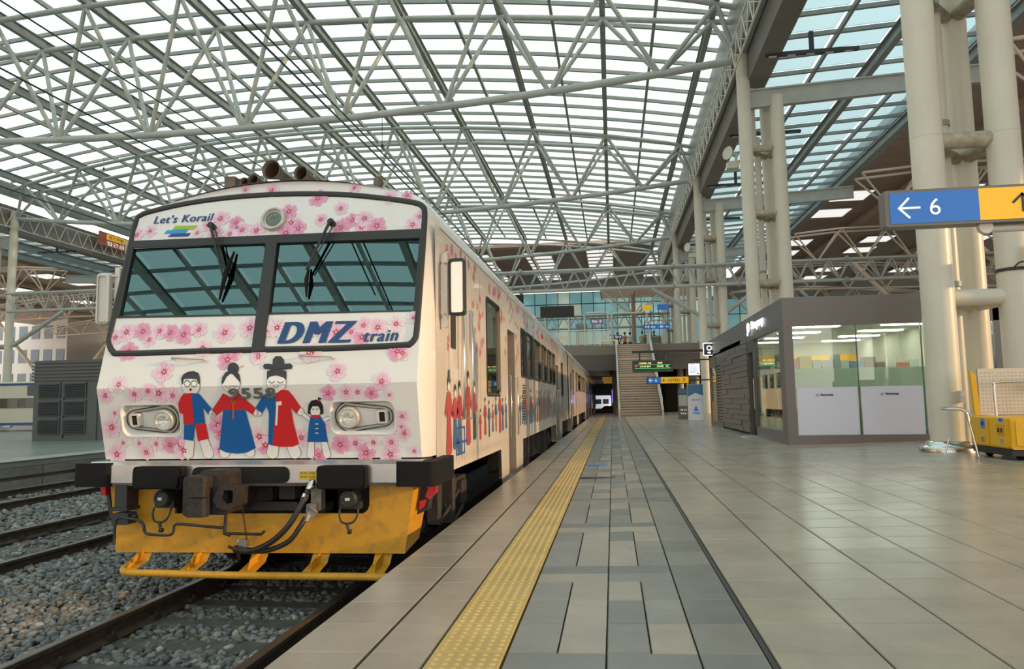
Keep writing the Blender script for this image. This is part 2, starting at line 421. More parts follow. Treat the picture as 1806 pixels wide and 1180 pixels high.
# ballast stones (nobody could count them)
def stones(name, regions, parent_label):
    V = []; F = []; C = []
    ico = [(0, 0, 1), (.894, 0, .447), (.276, .851, .447), (-.724, .526, .447), (-.724, -.526, .447), (.276, -.851, .447), (.724, .526, -.447), (-.276, .851, -.447), (-.894, 0, -.447), (-.276, -.851, -.447), (.724, -.526, -.447), (0, 0, -1)]
    fc = [(0, 1, 2), (0, 2, 3), (0, 3, 4), (0, 4, 5), (0, 5, 1), (1, 6, 2), (2, 7, 3), (3, 8, 4), (4, 9, 5), (5, 10, 1), (6, 7, 2), (7, 8, 3), (8, 9, 4), (9, 10, 5), (10, 6, 1), (11, 7, 6), (11, 8, 7), (11, 9, 8), (11, 10, 9), (11, 6, 10)]
    ico = np.array(ico); fc = np.array(fc); rng = np.random.default_rng(3)
    allv = []; allf = []; cols = []; n0 = 0
    for (x0, x1, y0, y1, dens, zz, sz) in regions:
        n = int((x1 - x0) * (y1 - y0) * dens)
        for _ in range(n):
            x = rng.uniform(x0, x1); y = rng.uniform(y0, y1)
            ys_ = 1.32 if x > -3.8 and x < -2.2 else (2.4 if -7.8 < x < -6.3 else None)
            if ys_ is not None and (y - ys_) % .52 < .20 and rng.uniform() < .9: continue
            s = sz * rng.uniform(.6, 1.35) * np.array([rng.uniform(.75, 1.2), rng.uniform(.75, 1.2), rng.uniform(.5, .85)])
            q = ico * s * (1 + rng.uniform(-.28, .28, (12, 1)))
            a = rng.uniform(0, 6.28); c_, s_ = math.cos(a), math.sin(a); tl = rng.uniform(-.7, .7); ct, st = math.cos(tl), math.sin(tl)
            q = np.stack([q[:, 0], q[:, 1] * ct - q[:, 2] * st, q[:, 1] * st + q[:, 2] * ct], 1)
            q = np.stack([q[:, 0] * c_ - q[:, 1] * s_, q[:, 0] * s_ + q[:, 1] * c_, q[:, 2]], 1) + np.array([x, y, zz + rng.uniform(-.02, .018)])
            allv.append(q); allf.append(fc + n0); n0 += 12
            t = rng.uniform(); k = rng.uniform(.55, 1.5)
            base = np.array([.155, .158, .155]) if t < .7 else (np.array([.20, .17, .13]) if t < .85 else np.array([.26, .26, .25]))
            cols.append(np.append(base * k, 1))
    V = np.concatenate(allv); F = np.concatenate(allf)
    me = bpy.data.meshes.new(name); me.vertices.add(len(V)); me.vertices.foreach_set('co', V.ravel())
    me.loops.add(F.size); me.loops.foreach_set('vertex_index', F.ravel()); me.polygons.add(len(F))
    me.polygons.foreach_set('loop_start', np.arange(0, F.size, 3)); me.update(calc_edges=True)
    ca = me.color_attributes.new('Col', 'FLOAT_COLOR', 'POINT'); ca.data.foreach_set('color', np.repeat(np.array(cols), 12, 0).ravel())
    me.materials.append(mat('ballast_stone', (.2, .2, .2), .85, vcol='Col', var=.3, vscale=40))
    o = bpy.data.objects.new(name, me); link(o); return tag(o, parent_label, 'ballast', kind='stuff')
stones('ballast', [(-3.72, -2.35, 2.4, 7.5, 760, -.172, .031), (-6.3, -3.86, 2.4, 8, 620, -.135, .034), (-6.5, -4.6, 8, 13, 330, -.14, .036),
                   (-7.7, -6.4, 4, 13, 260, -.165, .033), (-10.2, -7.95, 6, 13, 240, -.12, .04), (-10.2, -7.95, 13, 19, 120, -.12, .045), (-12.4, -10.4, 9, 19, 90, -.15, .04), (-2.2, -1.5, 2.4, 12, 250, -.15, .032), (-7.7, -6.4, 13, 20, 80, -.15, .04)],
       'loose grey ballast stones lying between and beside the rails')

# ---------------------------------------------------------------- the glazed roof
XC = -16.4
def dz(x): return 17.55 - .0046 * (x - XC) ** 2
def dlo(x): return 12.55 + .0027 * (x - XC) ** 2
TOPX = [4.1 - 4.07 * k for k in range(11)]          # truss top nodes
PANEL = glassy('milky_roof_panel', .76, (.92, 1.0, .985), (.45, .60, .62), .25, base=.02, trl=.35, trlcol=(.80, .97, .95), fmax=.75)
CLEAR = glassy('clear_roof_pane', .98, (1, .99, .97), base=.0, fmax=.3)
TEAL = glassy('teal_roof_panel', .50, (.74, .95, 1.0), (.4, .55, .6), .25, base=.03, trl=.25, trlcol=(.6, .85, .9), fmax=.75)
cm = MB(); cm.box(4.75, 5.12, -46, 70.6, 13.9, 15.95); cm.box(-37.95, -37.6, -46, 70.6, 15.15, 15.95)
ceiling = struct('ceiling', cm, STEEL)
def ibeam(b, xa, zc, y0, y1, wd, dp):
    b.box(xa - wd / 2, xa + wd / 2, y0, y1, zc + dp / 2 - .03, zc + dp / 2); b.box(xa - wd / 2, xa + wd / 2, y0, y1, zc - dp / 2, zc - dp / 2 + .03)
    b.box(xa - .02, xa + .02, y0, y1, zc - dp / 2 + .03, zc + dp / 2 - .03)
for x in TOPX:
    b = MB(); ibeam(b, x, dz(x) + .30, -46, 70.4, .22, .42); obj('rafter', b, STEEL, ceiling)
XM = [x - 2.035 for x in TOPX[:-1]]
for x in XM:
    b = MB(); b.box(x - .06, x + .06, -46, 70.4, dz(x) + .42, dz(x) + .60); obj('glazing_bar', b, STEEL, ceiling)
XS = sorted(TOPX + XM + [5.05, -37.85])
ROWY = [-14 + .58 + 1.45 * (k - 22) for k in range(80)]
for y in ROWY:
    b = MB(); b.loft([[(x, y - .055, dz(x) + .60), (x, y + .055, dz(x) + .60), (x, y + .055, dz(x) + .76), (x, y - .055, dz(x) + .76)] for x in XS], cap=True)
    obj('purlin', b, STEEL, ceiling)
rest = MB(); restc = MB(); cnt = 0; pm = {}
for j, y in enumerate(ROWY[:-1]):
    for i in range(len(XS) - 1):
        x0, x1 = XS[i], XS[i + 1]; ym = y + .725
        col = -4.2 < (x0 + x1) / 2 < .3 or -33.3 < (x0 + x1) / 2 < -28.5
        clear = col and (j - 53) % 5 == 0
        tgt = restc if clear else rest
        single = 48 <= j <= 60 and not clear and cnt < 290 and abs((x0 + x1) / 2 - XC) < 23 and x0 > -1.05 * ym * 1.02 + 1
        z0, z1 = dz(x0) + .77, dz(x1) + .77
        pts = [(x0 + .06, y + .06), (x1 - .06, y + .06), (x1 - .06, y + 1.39), (x0 + .06, y + 1.39)]
        def zz(x): return z0 + (z1 - z0) * (x - x0) / (x1 - x0)
        if single or clear:
            key = (i, clear)
            cx = (x0 + x1) / 2
            if key not in pm:
                b = MB(); b.loft([[(px, py, zz(px)) for px, py in pts], [(px, py, zz(px) + .03) for px, py in pts]]); b.poly([(px, py, zz(px)) for px, py in pts][::-1])
                o = obj('skylight_pane' if clear else 'roof_panel', b, CLEAR if clear else PANEL, ceiling, origin=(cx, ym, zz(cx))); pm[key] = o.data
            else:
                o = bpy.data.objects.new('skylight_pane' if clear else 'roof_panel', pm[key]); link(o); o.parent = ceiling; o.location = (cx, ym, zz(cx))
            if not clear: cnt += 1
        else:
            rest.poly([(px, py, zz(px)) for px, py in pts][::-1])
obj('distant_roof_glazing', rest, PANEL, ceiling, kind='stuff')

# side roofs beyond the gutters, right and left
def zr(d): return 13.30 + .045 * d          # d: distance from the gutter
def side_roof(s, nm):
    def X(d): return (5.4 + d) if s > 0 else (XC * 2 - 5.4 - d)
    fb = MB(); fb.box(min(X(7.78), X(8.05)), max(X(7.78), X(8.05)), -46, 70.6, zr(7.9) - .25, zr(7.9) + .35)
    root = struct('ceiling', fb, STEEL)
    for d in (.45, 4.25, 7.75):
        b = MB(); ibeam(b, X(d), zr(d) - .02, -46, 70.4, .24, .44); obj('rafter', b, STEEL, root)
    for d in (2.35, 6.1):
        b = MB(); b.box(X(d) - .05, X(d) + .05, -46, 70.4, zr(d) + .06, zr(d) + .22); obj('glazing_bar', b, STEEL, root)
    ds = [.45, 2.35, 4.25, 6.1, 7.75]; rs = MB(); pm = {}
    for j, y in enumerate(ROWY):
        b = MB(); b.loft([[(X(d), y - .055, zr(d) + .2), (X(d), y + .055, zr(d) + .2), (X(d), y + .055, zr(d) + .34), (X(d), y - .055, zr(d) + .34)] for d in (.2, 7.8)], cap=True)
        obj('purlin', b, STEEL, root)
        if j == len(ROWY) - 1: break
        for i in range(4):
            a, c = ds[i] + .06, ds[i + 1] - .06
            q = [(X(a), y + .06, zr(a) + .36), (X(c), y + .06, zr(c) + .36), (X(c), y + 1.39, zr(c) + .36), (X(a), y + 1.39, zr(a) + .36)]
            if s > 0 and 45 <= j <= 66:
                o0 = ((X(a) + X(c)) / 2, y + .725, zr((a + c) / 2) + .36)
                if i not in pm:
                    b = MB(); b.loft([q, [(p[0], p[1], p[2] + .03) for p in q]]); b.poly(q); o = obj('roof_panel', b, TEAL, root, origin=o0); pm[i] = o.data
                else:
                    o = bpy.data.objects.new('roof_panel', pm[i]); link(o); o.parent = root; o.location = o0
            else: rs.poly(q)
    obj('distant_roof_glazing', rs, TEAL, root, kind='stuff')
    # gutter box beam
    GUT = mat('gutter_cladding', (.20, .185, .165), .5, var=.12, vscale=.7)
    k = 0; gb = MB(); gb.box(min(X(-.22), X(.42)), max(X(-.22), X(.42)), -46, 70.6, 12.93, 14.6)
    gt = struct('trim_2' if s > 0 else 'trim_3', gb, GUT)
    y = -13.0
    while y < 70:
        b = MB(); b.box(min(X(-.235), X(.435)), max(X(-.235), X(.435)), y, y + 2.88, 12.915, 13.95); obj('cladding_panel', b, GUT, gt); y += 2.9
    # cross beams at each bay
    for k in range(5):
        Y = 11.5 + 14.5 * k; b = MB()
        za, zb = 12.20, 12.45
        b.loft([[(X(d), Y - .12, zz_), (X(d), Y + .12, zz_), (X(d), Y + .12, zz_ + .06), (X(d), Y - .12, zz_ + .06)] for d, zz_ in ((-.2, 12.52), (7.9, 12.86))], cap=True)
        b.loft([[(X(d), Y - .12, zz_), (X(d), Y + .12, zz_), (X(d), Y + .12, zz_ + .05), (X(d), Y - .12, zz_ + .05)] for d, zz_ in ((-.2, 11.90), (7.9, 12.26))], cap=True)
        b.loft([[(X(d), Y - .03, z0_), (X(d), Y + .03, z0_), (X(d), Y + .03, z1_), (X(d), Y - .03, z1_)] for d, z0_, z1_ in ((-.2, 11.9, 12.55), (7.9, 12.27, 12.9))], cap=True)
        nth = ('over the yellow cart', 'behind the kiosk', 'third along', 'fourth along', 'farthest, near the stairs')[k]
        solo('roof_beam', b, TRUSS, f'pale steel cross beam under the {"right" if s > 0 else "left"} side roof, {nth}', 'beam', (X(3.8), Y, 12), None)
    return root
side_roof(1, 'r'); side_roof(-1, 'l')

# cable ladder along both gutters
def ladder(x, side):
    b = MB(); y0, y1 = 12, 70
    for dx, z in ((0, 13.05), (0, 14.15)):
        b.tube((x + dx, y0, z), (x + dx, y1, z), .035, 6)
    y = y0; k = 0
    while y < y1:
        b.tube((x, y, 13.05), (x, y + .55, 14.15), .022, 5); b.tube((x, y + 1.1, 13.05), (x, y + .55, 14.15), .022, 5)
        b.tube((x, y, 13.05), (x - side * .35, y, 13.05), .02, 5); y += 1.1
    return solo('cable_ladder', b, WHITE, f'pale lattice cable ladder fixed along the {"right" if side > 0 else "left"} gutter', 'cable ladder', (x, 12, 13))
ladder(4.6, 1); ladder(-37.4, -1)

# roof trusses
BR = MB()
def truss():
    Y = 26.0
    t = thing('roof_truss', '', 'truss', (0, Y, 0), 'arched tube trusses under the glazed roof')
    xs = np.linspace(4.85, -37.65, 29)
    def half(x): return 1.15 * (1 - ((x - XC) / 21.5) ** 2) ** .5 * .85 + .35 if abs(x - XC) < 21.4 else .35
    for s in (-1, 1):
        b = MB(); b.path([(x, Y + s * half(x), dz(x) - .0) for x in np.linspace(4.85, -37.65, 30)], .11, 8); obj('top_chord', b, TRUSS, t)
    b = MB(); b.path([(x, Y, dlo(x)) for x in xs], .14, 10); obj('bottom_chord', b, TRUSS, t)
    lows = [x - 2.035 for x in TOPX[:-1]]
    for x in lows:
        for q in (-2.035, 2.035):
            for s in (-1, 1):
                xt = x + q; b = MB(); b.tube((x + .08 * (1 if q > 0 else -1), Y + s * .05, dlo(x) + .08), (xt, Y + s * half(xt), dz(xt)), .088, 7); obj('brace', b, TRUSS, t)
    for xe, xt in ((4.8, 4.1), (-37.6, TOPX[-1])):
        for s in (-1, 1):
            b = MB(); b.tube((xe, Y, dlo(xe)), (xt, Y + s * half(xt), dz(xt)), .088, 7); obj('brace', b, TRUSS, t)
    return t
tr = truss()
TL = ['nearest arched tube truss in view, crossing the top of the photo', 'second arched roof truss, passing just above the train cab', 'third arched roof truss, over the middle of the train', 'last arched roof truss at the far end of the glazing', 'arched roof truss right above the yellow cart bay']
tr['label'] = TL[0]
for k, Y in enumerate((40.5, 55, 69.5, 11.5)): dup(tr, (0, Y, 0), TL[k + 1])

# column clusters
def cluster(x0, y0, s, label, detail):
    t = thing('column_cluster', label, 'column', (x0, y0, zf(x0) if s > 0 else .48), 'tall columns of bundled white tubes')
    zb = zf(x0) if s > 0 else .48
    L = [(0, 0, .235, 14.2 if detail != 0 else 14.2), (s * 1.12, 0, .235, 12.3), (s * .98, 1.05, .23, 12.3)]
    for k, (dx, dy, r, zt) in enumerate(L):
        b = MB(); n = 28 if detail == 1 else 14
        b.tube((x0 + dx, y0 + dy, zb), (x0 + dx, y0 + dy, zt), r, n); leg = obj('column_tube', b, CREAM, t)
        if detail:
            b = MB(); b.lathe([(.40, 0), (.40, .055), (.385, .075), (.31, .09), (.31, .12), (.27, .155), (.24, .16)], (x0 + dx, y0 + dy, zb - .005), n=28)
            obj('base_collar', b, CHROME, leg, label='polished steel collar')
            b = MB(); b.lathe([(r + .004, 0), (r + .004, .012)], (x0 + dx, y0 + dy, zb + 4.9), n=28); obj('weld_seam', b, CREAM, leg)
    b = MB(); px, py = x0 + s * .50, y0 + .62
    b.path(smooth_path([(px, py, zb), (px, py, 10.3), (px, py, 10.6), (px - s * .12, py, 11.2), (px - s * .12, py, 12.9)], 4), .115, 12); obj('drain_pipe', b, CREAM, t)
    if detail:
        for z in (3.3, 6.0): 
            b = MB(); b.lathe([(.14, 0), (.14, .09)], (px, py, z), n=14); obj('pipe_clamp', b, STEEL, t)
    for i, z in enumerate((3.05, 5.55, 8.05, 10.4)):
        mm = WHITE if i == 0 else mat('weathered_pipe', (.42, .38, .29), .6, var=.4, vscale=6, bump=.3)
        mm = CREAM if z < 5 else mm
        b = MB(); b.tube((x0 + s * .2, y0, z), (x0 + s * .95, y0, z), .13, 16); obj('tie_tube', b, mm, t)
        b = MB(); b.tube((x0 + s * 1.08, y0 + .15, z), (x0 + s * 1.0, y0 + .9, z), .12, 14); obj('tie_tube', b, mm, t)
        b = MB(); b.tube((x0 + s * .12, y0 + .15, z - .02), (x0 + s * .88, y0 + .95, z - .02), .10, 14); obj('tie_tube', b, mm, t)
    return t
c0 = cluster(5.05, 11.9, 1, 'nearest cluster of thick cream column tubes beside the yellow cart', 1)
g = MB(); g.rbox(5.165, 5.215, 11.62, 11.70, 1.44, 1.62, .012, 'y'); g.tube((5.19, 11.60, 1.53), (5.19, 11.63, 1.53), .02, 8)
obj('junction_box', g, WHITE, c0)
c1 = cluster(5.0, 26.0, 1, 'second cluster of cream column tubes, rising behind the grey kiosk', 2)
LBL = ['cluster of cream column tubes by the banners, third from the camera', 'cluster of cream column tubes beside the stairs, fourth from the camera', 'farthest cluster of cream column tubes on the right platform']
for k, Y in enumerate((40.5, 55, 69.5)): cluster(5.05, Y, 1, LBL[k], 0)
LBL = ['left side column cluster at the picture edge, behind the grey cabin', 'second left column cluster, beyond the one at the picture edge', 'farthest column cluster on the left side', 'left side column cluster nearest the camera, outside the roof edge']
for k, Y in enumerate((40.5, 55, 69.5, 26)): cluster(-37.75, Y, -1, LBL[k], 2 if k == 0 else 0)

# horizontal lattice portal carrying the overhead lines
def portal(Y, x0, x1, label, zt=8.75, zb_=7.68):
    t = thing('lattice_portal', label, 'lattice beam', (x1, Y, zb_), 'horizontal lattice beams spanning the tracks')
    for s, z in ((0, zt), (.55, zt)):
        b = MB(); b.tube((x0, Y + s, z), (x1, Y + s, z), .075, 8); obj('top_chord', b, TRUSS, t)
    b = MB(); b.tube((x0, Y + .27, zb_), (x1, Y + .27, zb_), .10, 10); obj('bottom_chord', b, TRUSS, t)
    x = x0; k = 0; big = MB()
    while x < x1 - .1:
        for s in (0, .55):
            if -6 < x < 19:
                b = MB(); b.tube((x, Y + s, zt), (x + .52, Y + .27, zb_), .036, 6); obj('brace', b, TRUSS, t)
                b = MB(); b.tube((x + 1.04, Y + s, zt), (x + .52, Y + .27, zb_), .036, 6); obj('brace', b, TRUSS, t)
            else:
                big.tube((x, Y + s, zt), (x + .52, Y + .27, zb_), .036, 5); big.tube((x + 1.04, Y + s, zt), (x + .52, Y + .27, zb_), .036, 5)
        x += 1.04
    obj('distant_bracing', big, TRUSS, t, kind='stuff')
    for x in (-31, -24, -14, -5.0, 3.4, 6.9, 12.4, 18):
        if x0 < x < x1:
            for z in (zt, zb_):
                b = MB(); b.lathe([(.15, -.02), (.17, 0), (.17, .12), (.15, .14)], (x, Y + (.27 if z == zb_ else 0), z), (1, 0, 0), 12); obj('flange_joint', b, STEEL, t)
    return t
portal(39.55, -37.3, 26, 'long horizontal lattice beam across the tracks in front of the concourse')
portal(61.5, -37.3, 5.0, 'farther horizontal lattice beam behind the first, beyond the train')
def strut(pts, r, label, m=TRUSS):
    b = MB(); b.path(pts, r, 10); return solo('diagonal_strut', b, m, label, 'strut', pts[0])
strut([(2.3, 39.82, 7.6), (4.9, 40.5, 6.1)], .11, 'diagonal tube brace from the lattice beam down to the right column by the stairs')
strut([(8.2, 39.82, 7.6), (6.3, 40.5, 6.2)], .11, 'diagonal tube brace from the lattice beam to the column, right of the stairs')
strut([(-33.4, 39.82, 7.6), (-37.4, 40.5, 5.6)], .13, 'diagonal tube brace under the lattice beam at the far left column')
# ---------------------------------------------------------------- the train
XT = -3.06; HW = 1.52
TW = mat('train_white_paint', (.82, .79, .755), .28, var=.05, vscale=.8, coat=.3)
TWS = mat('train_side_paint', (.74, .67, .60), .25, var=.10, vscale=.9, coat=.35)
YEL = mat('yellow_pilot_paint', (.66, .33, .02), .42, var=.12, vscale=5, tint=(.50, .25, .03))
SEAL = mat('dark_window_seal', (.025, .027, .026), .5, bump=.1)
GLW = glassy('windscreen_glass', .40, (.55, .85, .82), (.42, .68, .70), .01, base=.22)
GLS = glassy('side_window_glass', .25, (.7, .8, .75), (.85, .85, .8), .02, fres=1.6, base=.30)
INT = mat('cab_interior', (.10, .13, .12), .7)
PRINT = mat('livery_print', (1, 1, 1), .35, vcol='Col', coat=.3)
UND = mat('dusty_underframe', (.045, .040, .035), .8, var=.5, vscale=8, bump=.4)
CAST = mat('rusty_cast_iron', (.038, .032, .028), .65, .2, var=.5, vscale=14, bump=.6, bscale=60, tint=(.065, .040, .026))
ZK = 1.75
def FY(z): return 5.80 + ((ZK - z) * .238 if z < ZK else (z - ZK) * .255)
def F(x, z, off=.004):
    """point on the train's front, off metres proud of it"""
    n = Vector((0, -1, -.238)).normalized() if z < ZK else Vector((0, -1, .255)).normalized()
    return Vector((x, FY(z), z)) + n * off
def px(x, y):
    """photo pixel -> (X, z) on the front face"""
    d = ray(x, y)
    for k in (-.238, .255):
        # plane Y = 5.80 + (z-ZK)*k
        t = (5.80 + (CAM[2] - ZK) * k - CAM[1]) / (d[1] - d[2] * k); p = CAM + d * t
        if (k < 0) == (p[2] < ZK): return (p[0], p[2])
    return (p[0], p[2])
def c1(x, y): return px(150 + x / 2.778, 260 + y / 2.778)
def c2(x, y): return px(150 + x / 2.6815, 600 + y / 2.6815)
def fpoly(mb, pts, off, col=None):
    """flat print on the front, folded over the crease at ZK"""
    mb.cc = col
    for lo in (True, False):
        P = []
        n = len(pts)
        for i in range(n):
            a, b = pts[i], pts[(i + 1) % n]; ia = (a[1] < ZK) == lo; ib = (b[1] < ZK) == lo
            if ia: P.append(a)
            if ia != ib:
                t = (ZK - a[1]) / (b[1] - a[1]); P.append((a[0] + (b[0] - a[0]) * t, ZK - 1e-5 if lo else ZK + 1e-5))
        if len(P) > 2:
            tr = tessellate_polygon([[Vector((p[0], p[1], 0)) for p in P]])
            mb.add([F(p[0], p[1], off) for p in P], [tuple(t) for t in tr])
def ell(cx, cy, rx, ry, n=20, a0=0, a1=2 * PI): return [(cx + rx * math.cos(a0 + (a1 - a0) * i / n), cy + ry * math.sin(a0 + (a1 - a0) * i / n)) for i in range(n)]

def ring(hw, zc, ze, rad):
    """half body outline from bottom right, over the roof, to bottom left; (x,z)"""
    P = [(hw, 1.12), (hw, ZK), (hw, 2.4), (hw - .03, ze - rad)]
    for k in range(1, 6):
        t = PI / 2 * k / 5 * .82; P.append((hw - .03 - rad * (1 - math.cos(t)), ze - rad + rad * math.sin(t)))
    x1, z1 = P[-1]
    for k in range(1, 8): u = k / 8; x = x1 * (1 - u); P.append((x, z1 + (zc - z1) * (1 - (x / x1) ** 2)))
    P.append((0, zc)); return P + [(-x, z) for x, z in P[-2::-1]]

cab = thing('railcar', 'front railcar of white train with pink flower livery, family figures and yellow pilot', 'train', (XT, 5.9, 0), 'cars of the white train')
# outer shell: front ring, bevel, side rings
b = MB(); R0 = ring(1.455, 3.685, 3.50, .26); R1 = ring(1.505, 3.705, 3.515, .28); R2 = ring(HW, 3.72, 3.52, .30)
def ring3(R, dy, ymin=None):
    return [(XT + x, (FY(min(z, 3.5)) + dy) if ymin is None else max(FY(min(z, 3.5)) + dy, ymin), z) for x, z in R]
b.loft([ring3(R0, 0), ring3(R1, .08), ring3(R2, .32, 6.2)], closed=False, smooth=True)
# roof from y=6.5 back
top = [p for p in R2 if p[1] > 3.13]
b.loft([[(XT + x, max(FY(min(z, 3.5)) + .32, 6.2), z) for x, z in top], [(XT + x, 25.0, z) for x, z in top]], closed=False, smooth=True)
obj('body_shell', b, TW, cab)
# window band and headlight recesses on the front face
lpane = [c1(*p) for p in [(235, 497), (885, 470), (843, 820), (165, 833)]]
rpane = [c1(*p) for p in [(948, 468), (1640, 442), (1612, 800), (903, 815)]]
band = [c1(*p) for p in [(225, 462), (1655, 405), (1645, 440), (1618, 818), (840, 826), (160, 838), (225, 495)]]
hole = [lpane[3], lpane[0], rpane[1], rpane[2]]
up = [(XT + x, z) for x, z in R0 if z >= ZK]
b = MB(); b.holed([(p[0], p[1]) for p in up], [[(p[0], p[1]) for p in hole]], lambda u, v: F(u, v, 0))
def hl(side):
    cs = [c2(*p) for p in ([(163, 290), (460, 470)] if side < 0 else [(1155, 275), (1473, 465)])]
    x0, x1 = sorted((cs[0][0], cs[1][0])); z0, z1 = 1.325, 1.600
    return x0, x1, z0, z1
H0 = [hl(-1), hl(1)]
holes = [rrect(x0, x1, z0, z1, .07, 5) for x0, x1, z0, z1 in H0]
b.holed([(XT + 1.455, 1.12), (XT + 1.455, ZK), (XT - 1.455, ZK), (XT - 1.455, 1.12)], holes, lambda u, v: F(u, v, 0))
obj('front_panel', b, TW, cab)
# flower livery
FL1 = [(205,905),(285,903),(368,900),(420,908),(485,918),(560,893),(315,943),(150,932),(685,908),(808,885),(893,893),(943,883),(1155,890),(1230,905),(1305,905),(1365,873),(1357,930),(1435,883),(1525,865),(1610,835),(215,1000),(575,985),(735,1005),(850,1020),(1110,1010),(1530,1000),(98,1038),
 (400,277),(607,238),(787,210),(915,212),(990,185),(1320,200),(1470,205),(1580,235),(1490,245),(1140,250),(1000,315),(1253,300),(740,370),(665,350),(603,380),(550,420),(320,410),(1155,355),(1310,357),(1370,350),(1430,385),(1255,393),(1355,393),(1045,397),(985,420),(840,408),(770,405),(710,425),(1010,370),(1605,380),(1640,340),(640,425),(255,430),(285,300),(490,250),
 (172,590),(150,680),(132,750),(110,850),(1672,560),(1680,400),(1668,650),(1662,740),(1650,850),(1672,480),(700,1040),(60,1000)]
FL2 = [(97,93),(375,150),(160,210),(97,262),(62,360),(143,345),(128,412),(235,255),(300,240),(350,250),(415,262),(182,485),(258,487),(338,490),(403,495),(292,530),(92,530),(152,540),(630,400),(825,455),(855,495),(1025,460),(1195,147),(1150,250),(1235,245),(1290,245),(1355,250),(1403,195),(1440,258),(1558,243),(1572,418),(1497,410),(1280,487),(1208,493),(1330,533),(1365,483),(1450,482),(1445,540),(1558,525),(1105,545),(1130,400),(640,520),(450,495),(470,520),(700,70),(560,40),(820,80),(1500,60),(1060,60),(1600,120),(640,440),(1500,360),(1510,440)]
pr = MB(); rnd = random.Random(5)
def flower(mb, x, z, r, fn, a0, dark=1.0):
    pale = (.86, .66, .74); mid = (.80, .36, .55); deep = (.62, .05, .20)
    if dark < 1: pale = (.76, .36, .44); mid = (.62, .13, .24); deep = (.5, .03, .08)
    if dark == 1 and rnd.random() < .35: pale = (.86, .74, .77); mid = (.82, .50, .62)
    if dark == 1 and rnd.random() < .25: pale = (.80, .40, .55); mid = (.72, .22, .42); deep = (.55, .03, .12)
    for k in range(5):
        a = a0 + k * 2 * PI / 5 + rnd.uniform(-.08, .08); P = []; pr_ = rnd.uniform(.9, 1.08)
        for t, rr in ((-.40, .16), (-.60, .50), (-.56, .80), (-.34, .98), (-.12, .93), (.14, 1.04), (.38, .96), (.56, .78), (.58, .48), (.40, .16)):
            P.append((x + r * rr * pr_ * math.cos(a + t), z + r * rr * pr_ * math.sin(a + t)))
        m = (x + r * .42 * math.cos(a), z + r * .42 * math.sin(a))
        V0 = fn(x, z); VM = fn(*m); VP = [fn(*p) for p in P]; n = len(P)
        lift = Vector((0, -.00025 * k, 0)) if fn is ffn else Vector((.00025 * k, 0, 0))
        V0 = V0 + lift; VM = VM + lift; VP = [v + lift for v in VP]
        cols = [mid if i in (0, n - 1) else pale for i in range(n)]
        for i in range(n - 1):
            mb.cc = [mid, cols[i], cols[i + 1]]; mb.add([VM, VP[i], VP[i + 1]], [(0, 1, 2)])
        mb.cc = [deep, mid, mid]; mb.add([V0, VP[0], VM], [(0, 1, 2)]); mb.add([V0, VM, VP[-1]], [(0, 1, 2)])
    up_ = Vector((0, -.0014, 0)) if fn is ffn else Vector((.0014, 0, 0))
    for k in range(5):
        a = a0 + k * 2 * PI / 5; mb.cc = [(.55, .01, .06), (.68, .10, .25), (.55, .01, .06)]
        q = [(x + r * .14 * math.cos(a - 1.1), z + r * .14 * math.sin(a - 1.1)), (x + r * .38 * math.cos(a), z + r * .38 * math.sin(a)), (x + r * .14 * math.cos(a + 1.1), z + r * .14 * math.sin(a + 1.1))]
        mb.add([fn(*p) + up_ for p in q], [(0, 1, 2)])
    mb.cc = (.85, .66, .32); q = ell(x, z, r * .10, r * .10, 6)
    mb.add([fn(*p) + up_ * 1.3 for p in q], [tuple(range(6))])
def ffn(x, z): return F(x, z, .0032)
def infront(x, z): return all((math.hypot(max(x0 - x, 0, x - x1), max(z0 - z, 0, z - z1)) > .035) for x0, x1, z0, z1 in H0)
n = 0
for (c, L) in ((c1, FL1), (c2, FL2)):
    for p in L:
        x, z = c(*p); n += 1
        if abs(x - XT) < 1.40 and z < 3.665 - .22 * abs((x - XT) / 1.44) ** 2 - .03 and infront(x, z): 
            globals()['ffn_off'] = .0026 + (n % 7) * .0003
            rad = .086 * rnd.uniform(.8, 1.2); rad = min(rad, 1.43 - abs(x - XT) + .02, 3.69 - .22 * abs((x - XT) / 1.44) ** 2 - z)
            for H in H0:
                dd = math.hypot(max(H[0] - x, 0, x - H[1]), max(H[2] - z, 0, z - H[3])); rad = min(rad, dd - .004)
            off = .0026 + (n % 7) * .0004
            ffn = (lambda o: (lambda u, v: F(u, v, o)))(off)
            flower(pr, x, z, rad, ffn, rnd.uniform(0, 6))
pr2 = MB(); pr2.v, pr2.f, pr2.sm, pr2.mi, pr2.vc = pr.v, pr.f, pr.sm, pr.mi, pr.vc
obj('flower_print', pr2, PRINT, cab)

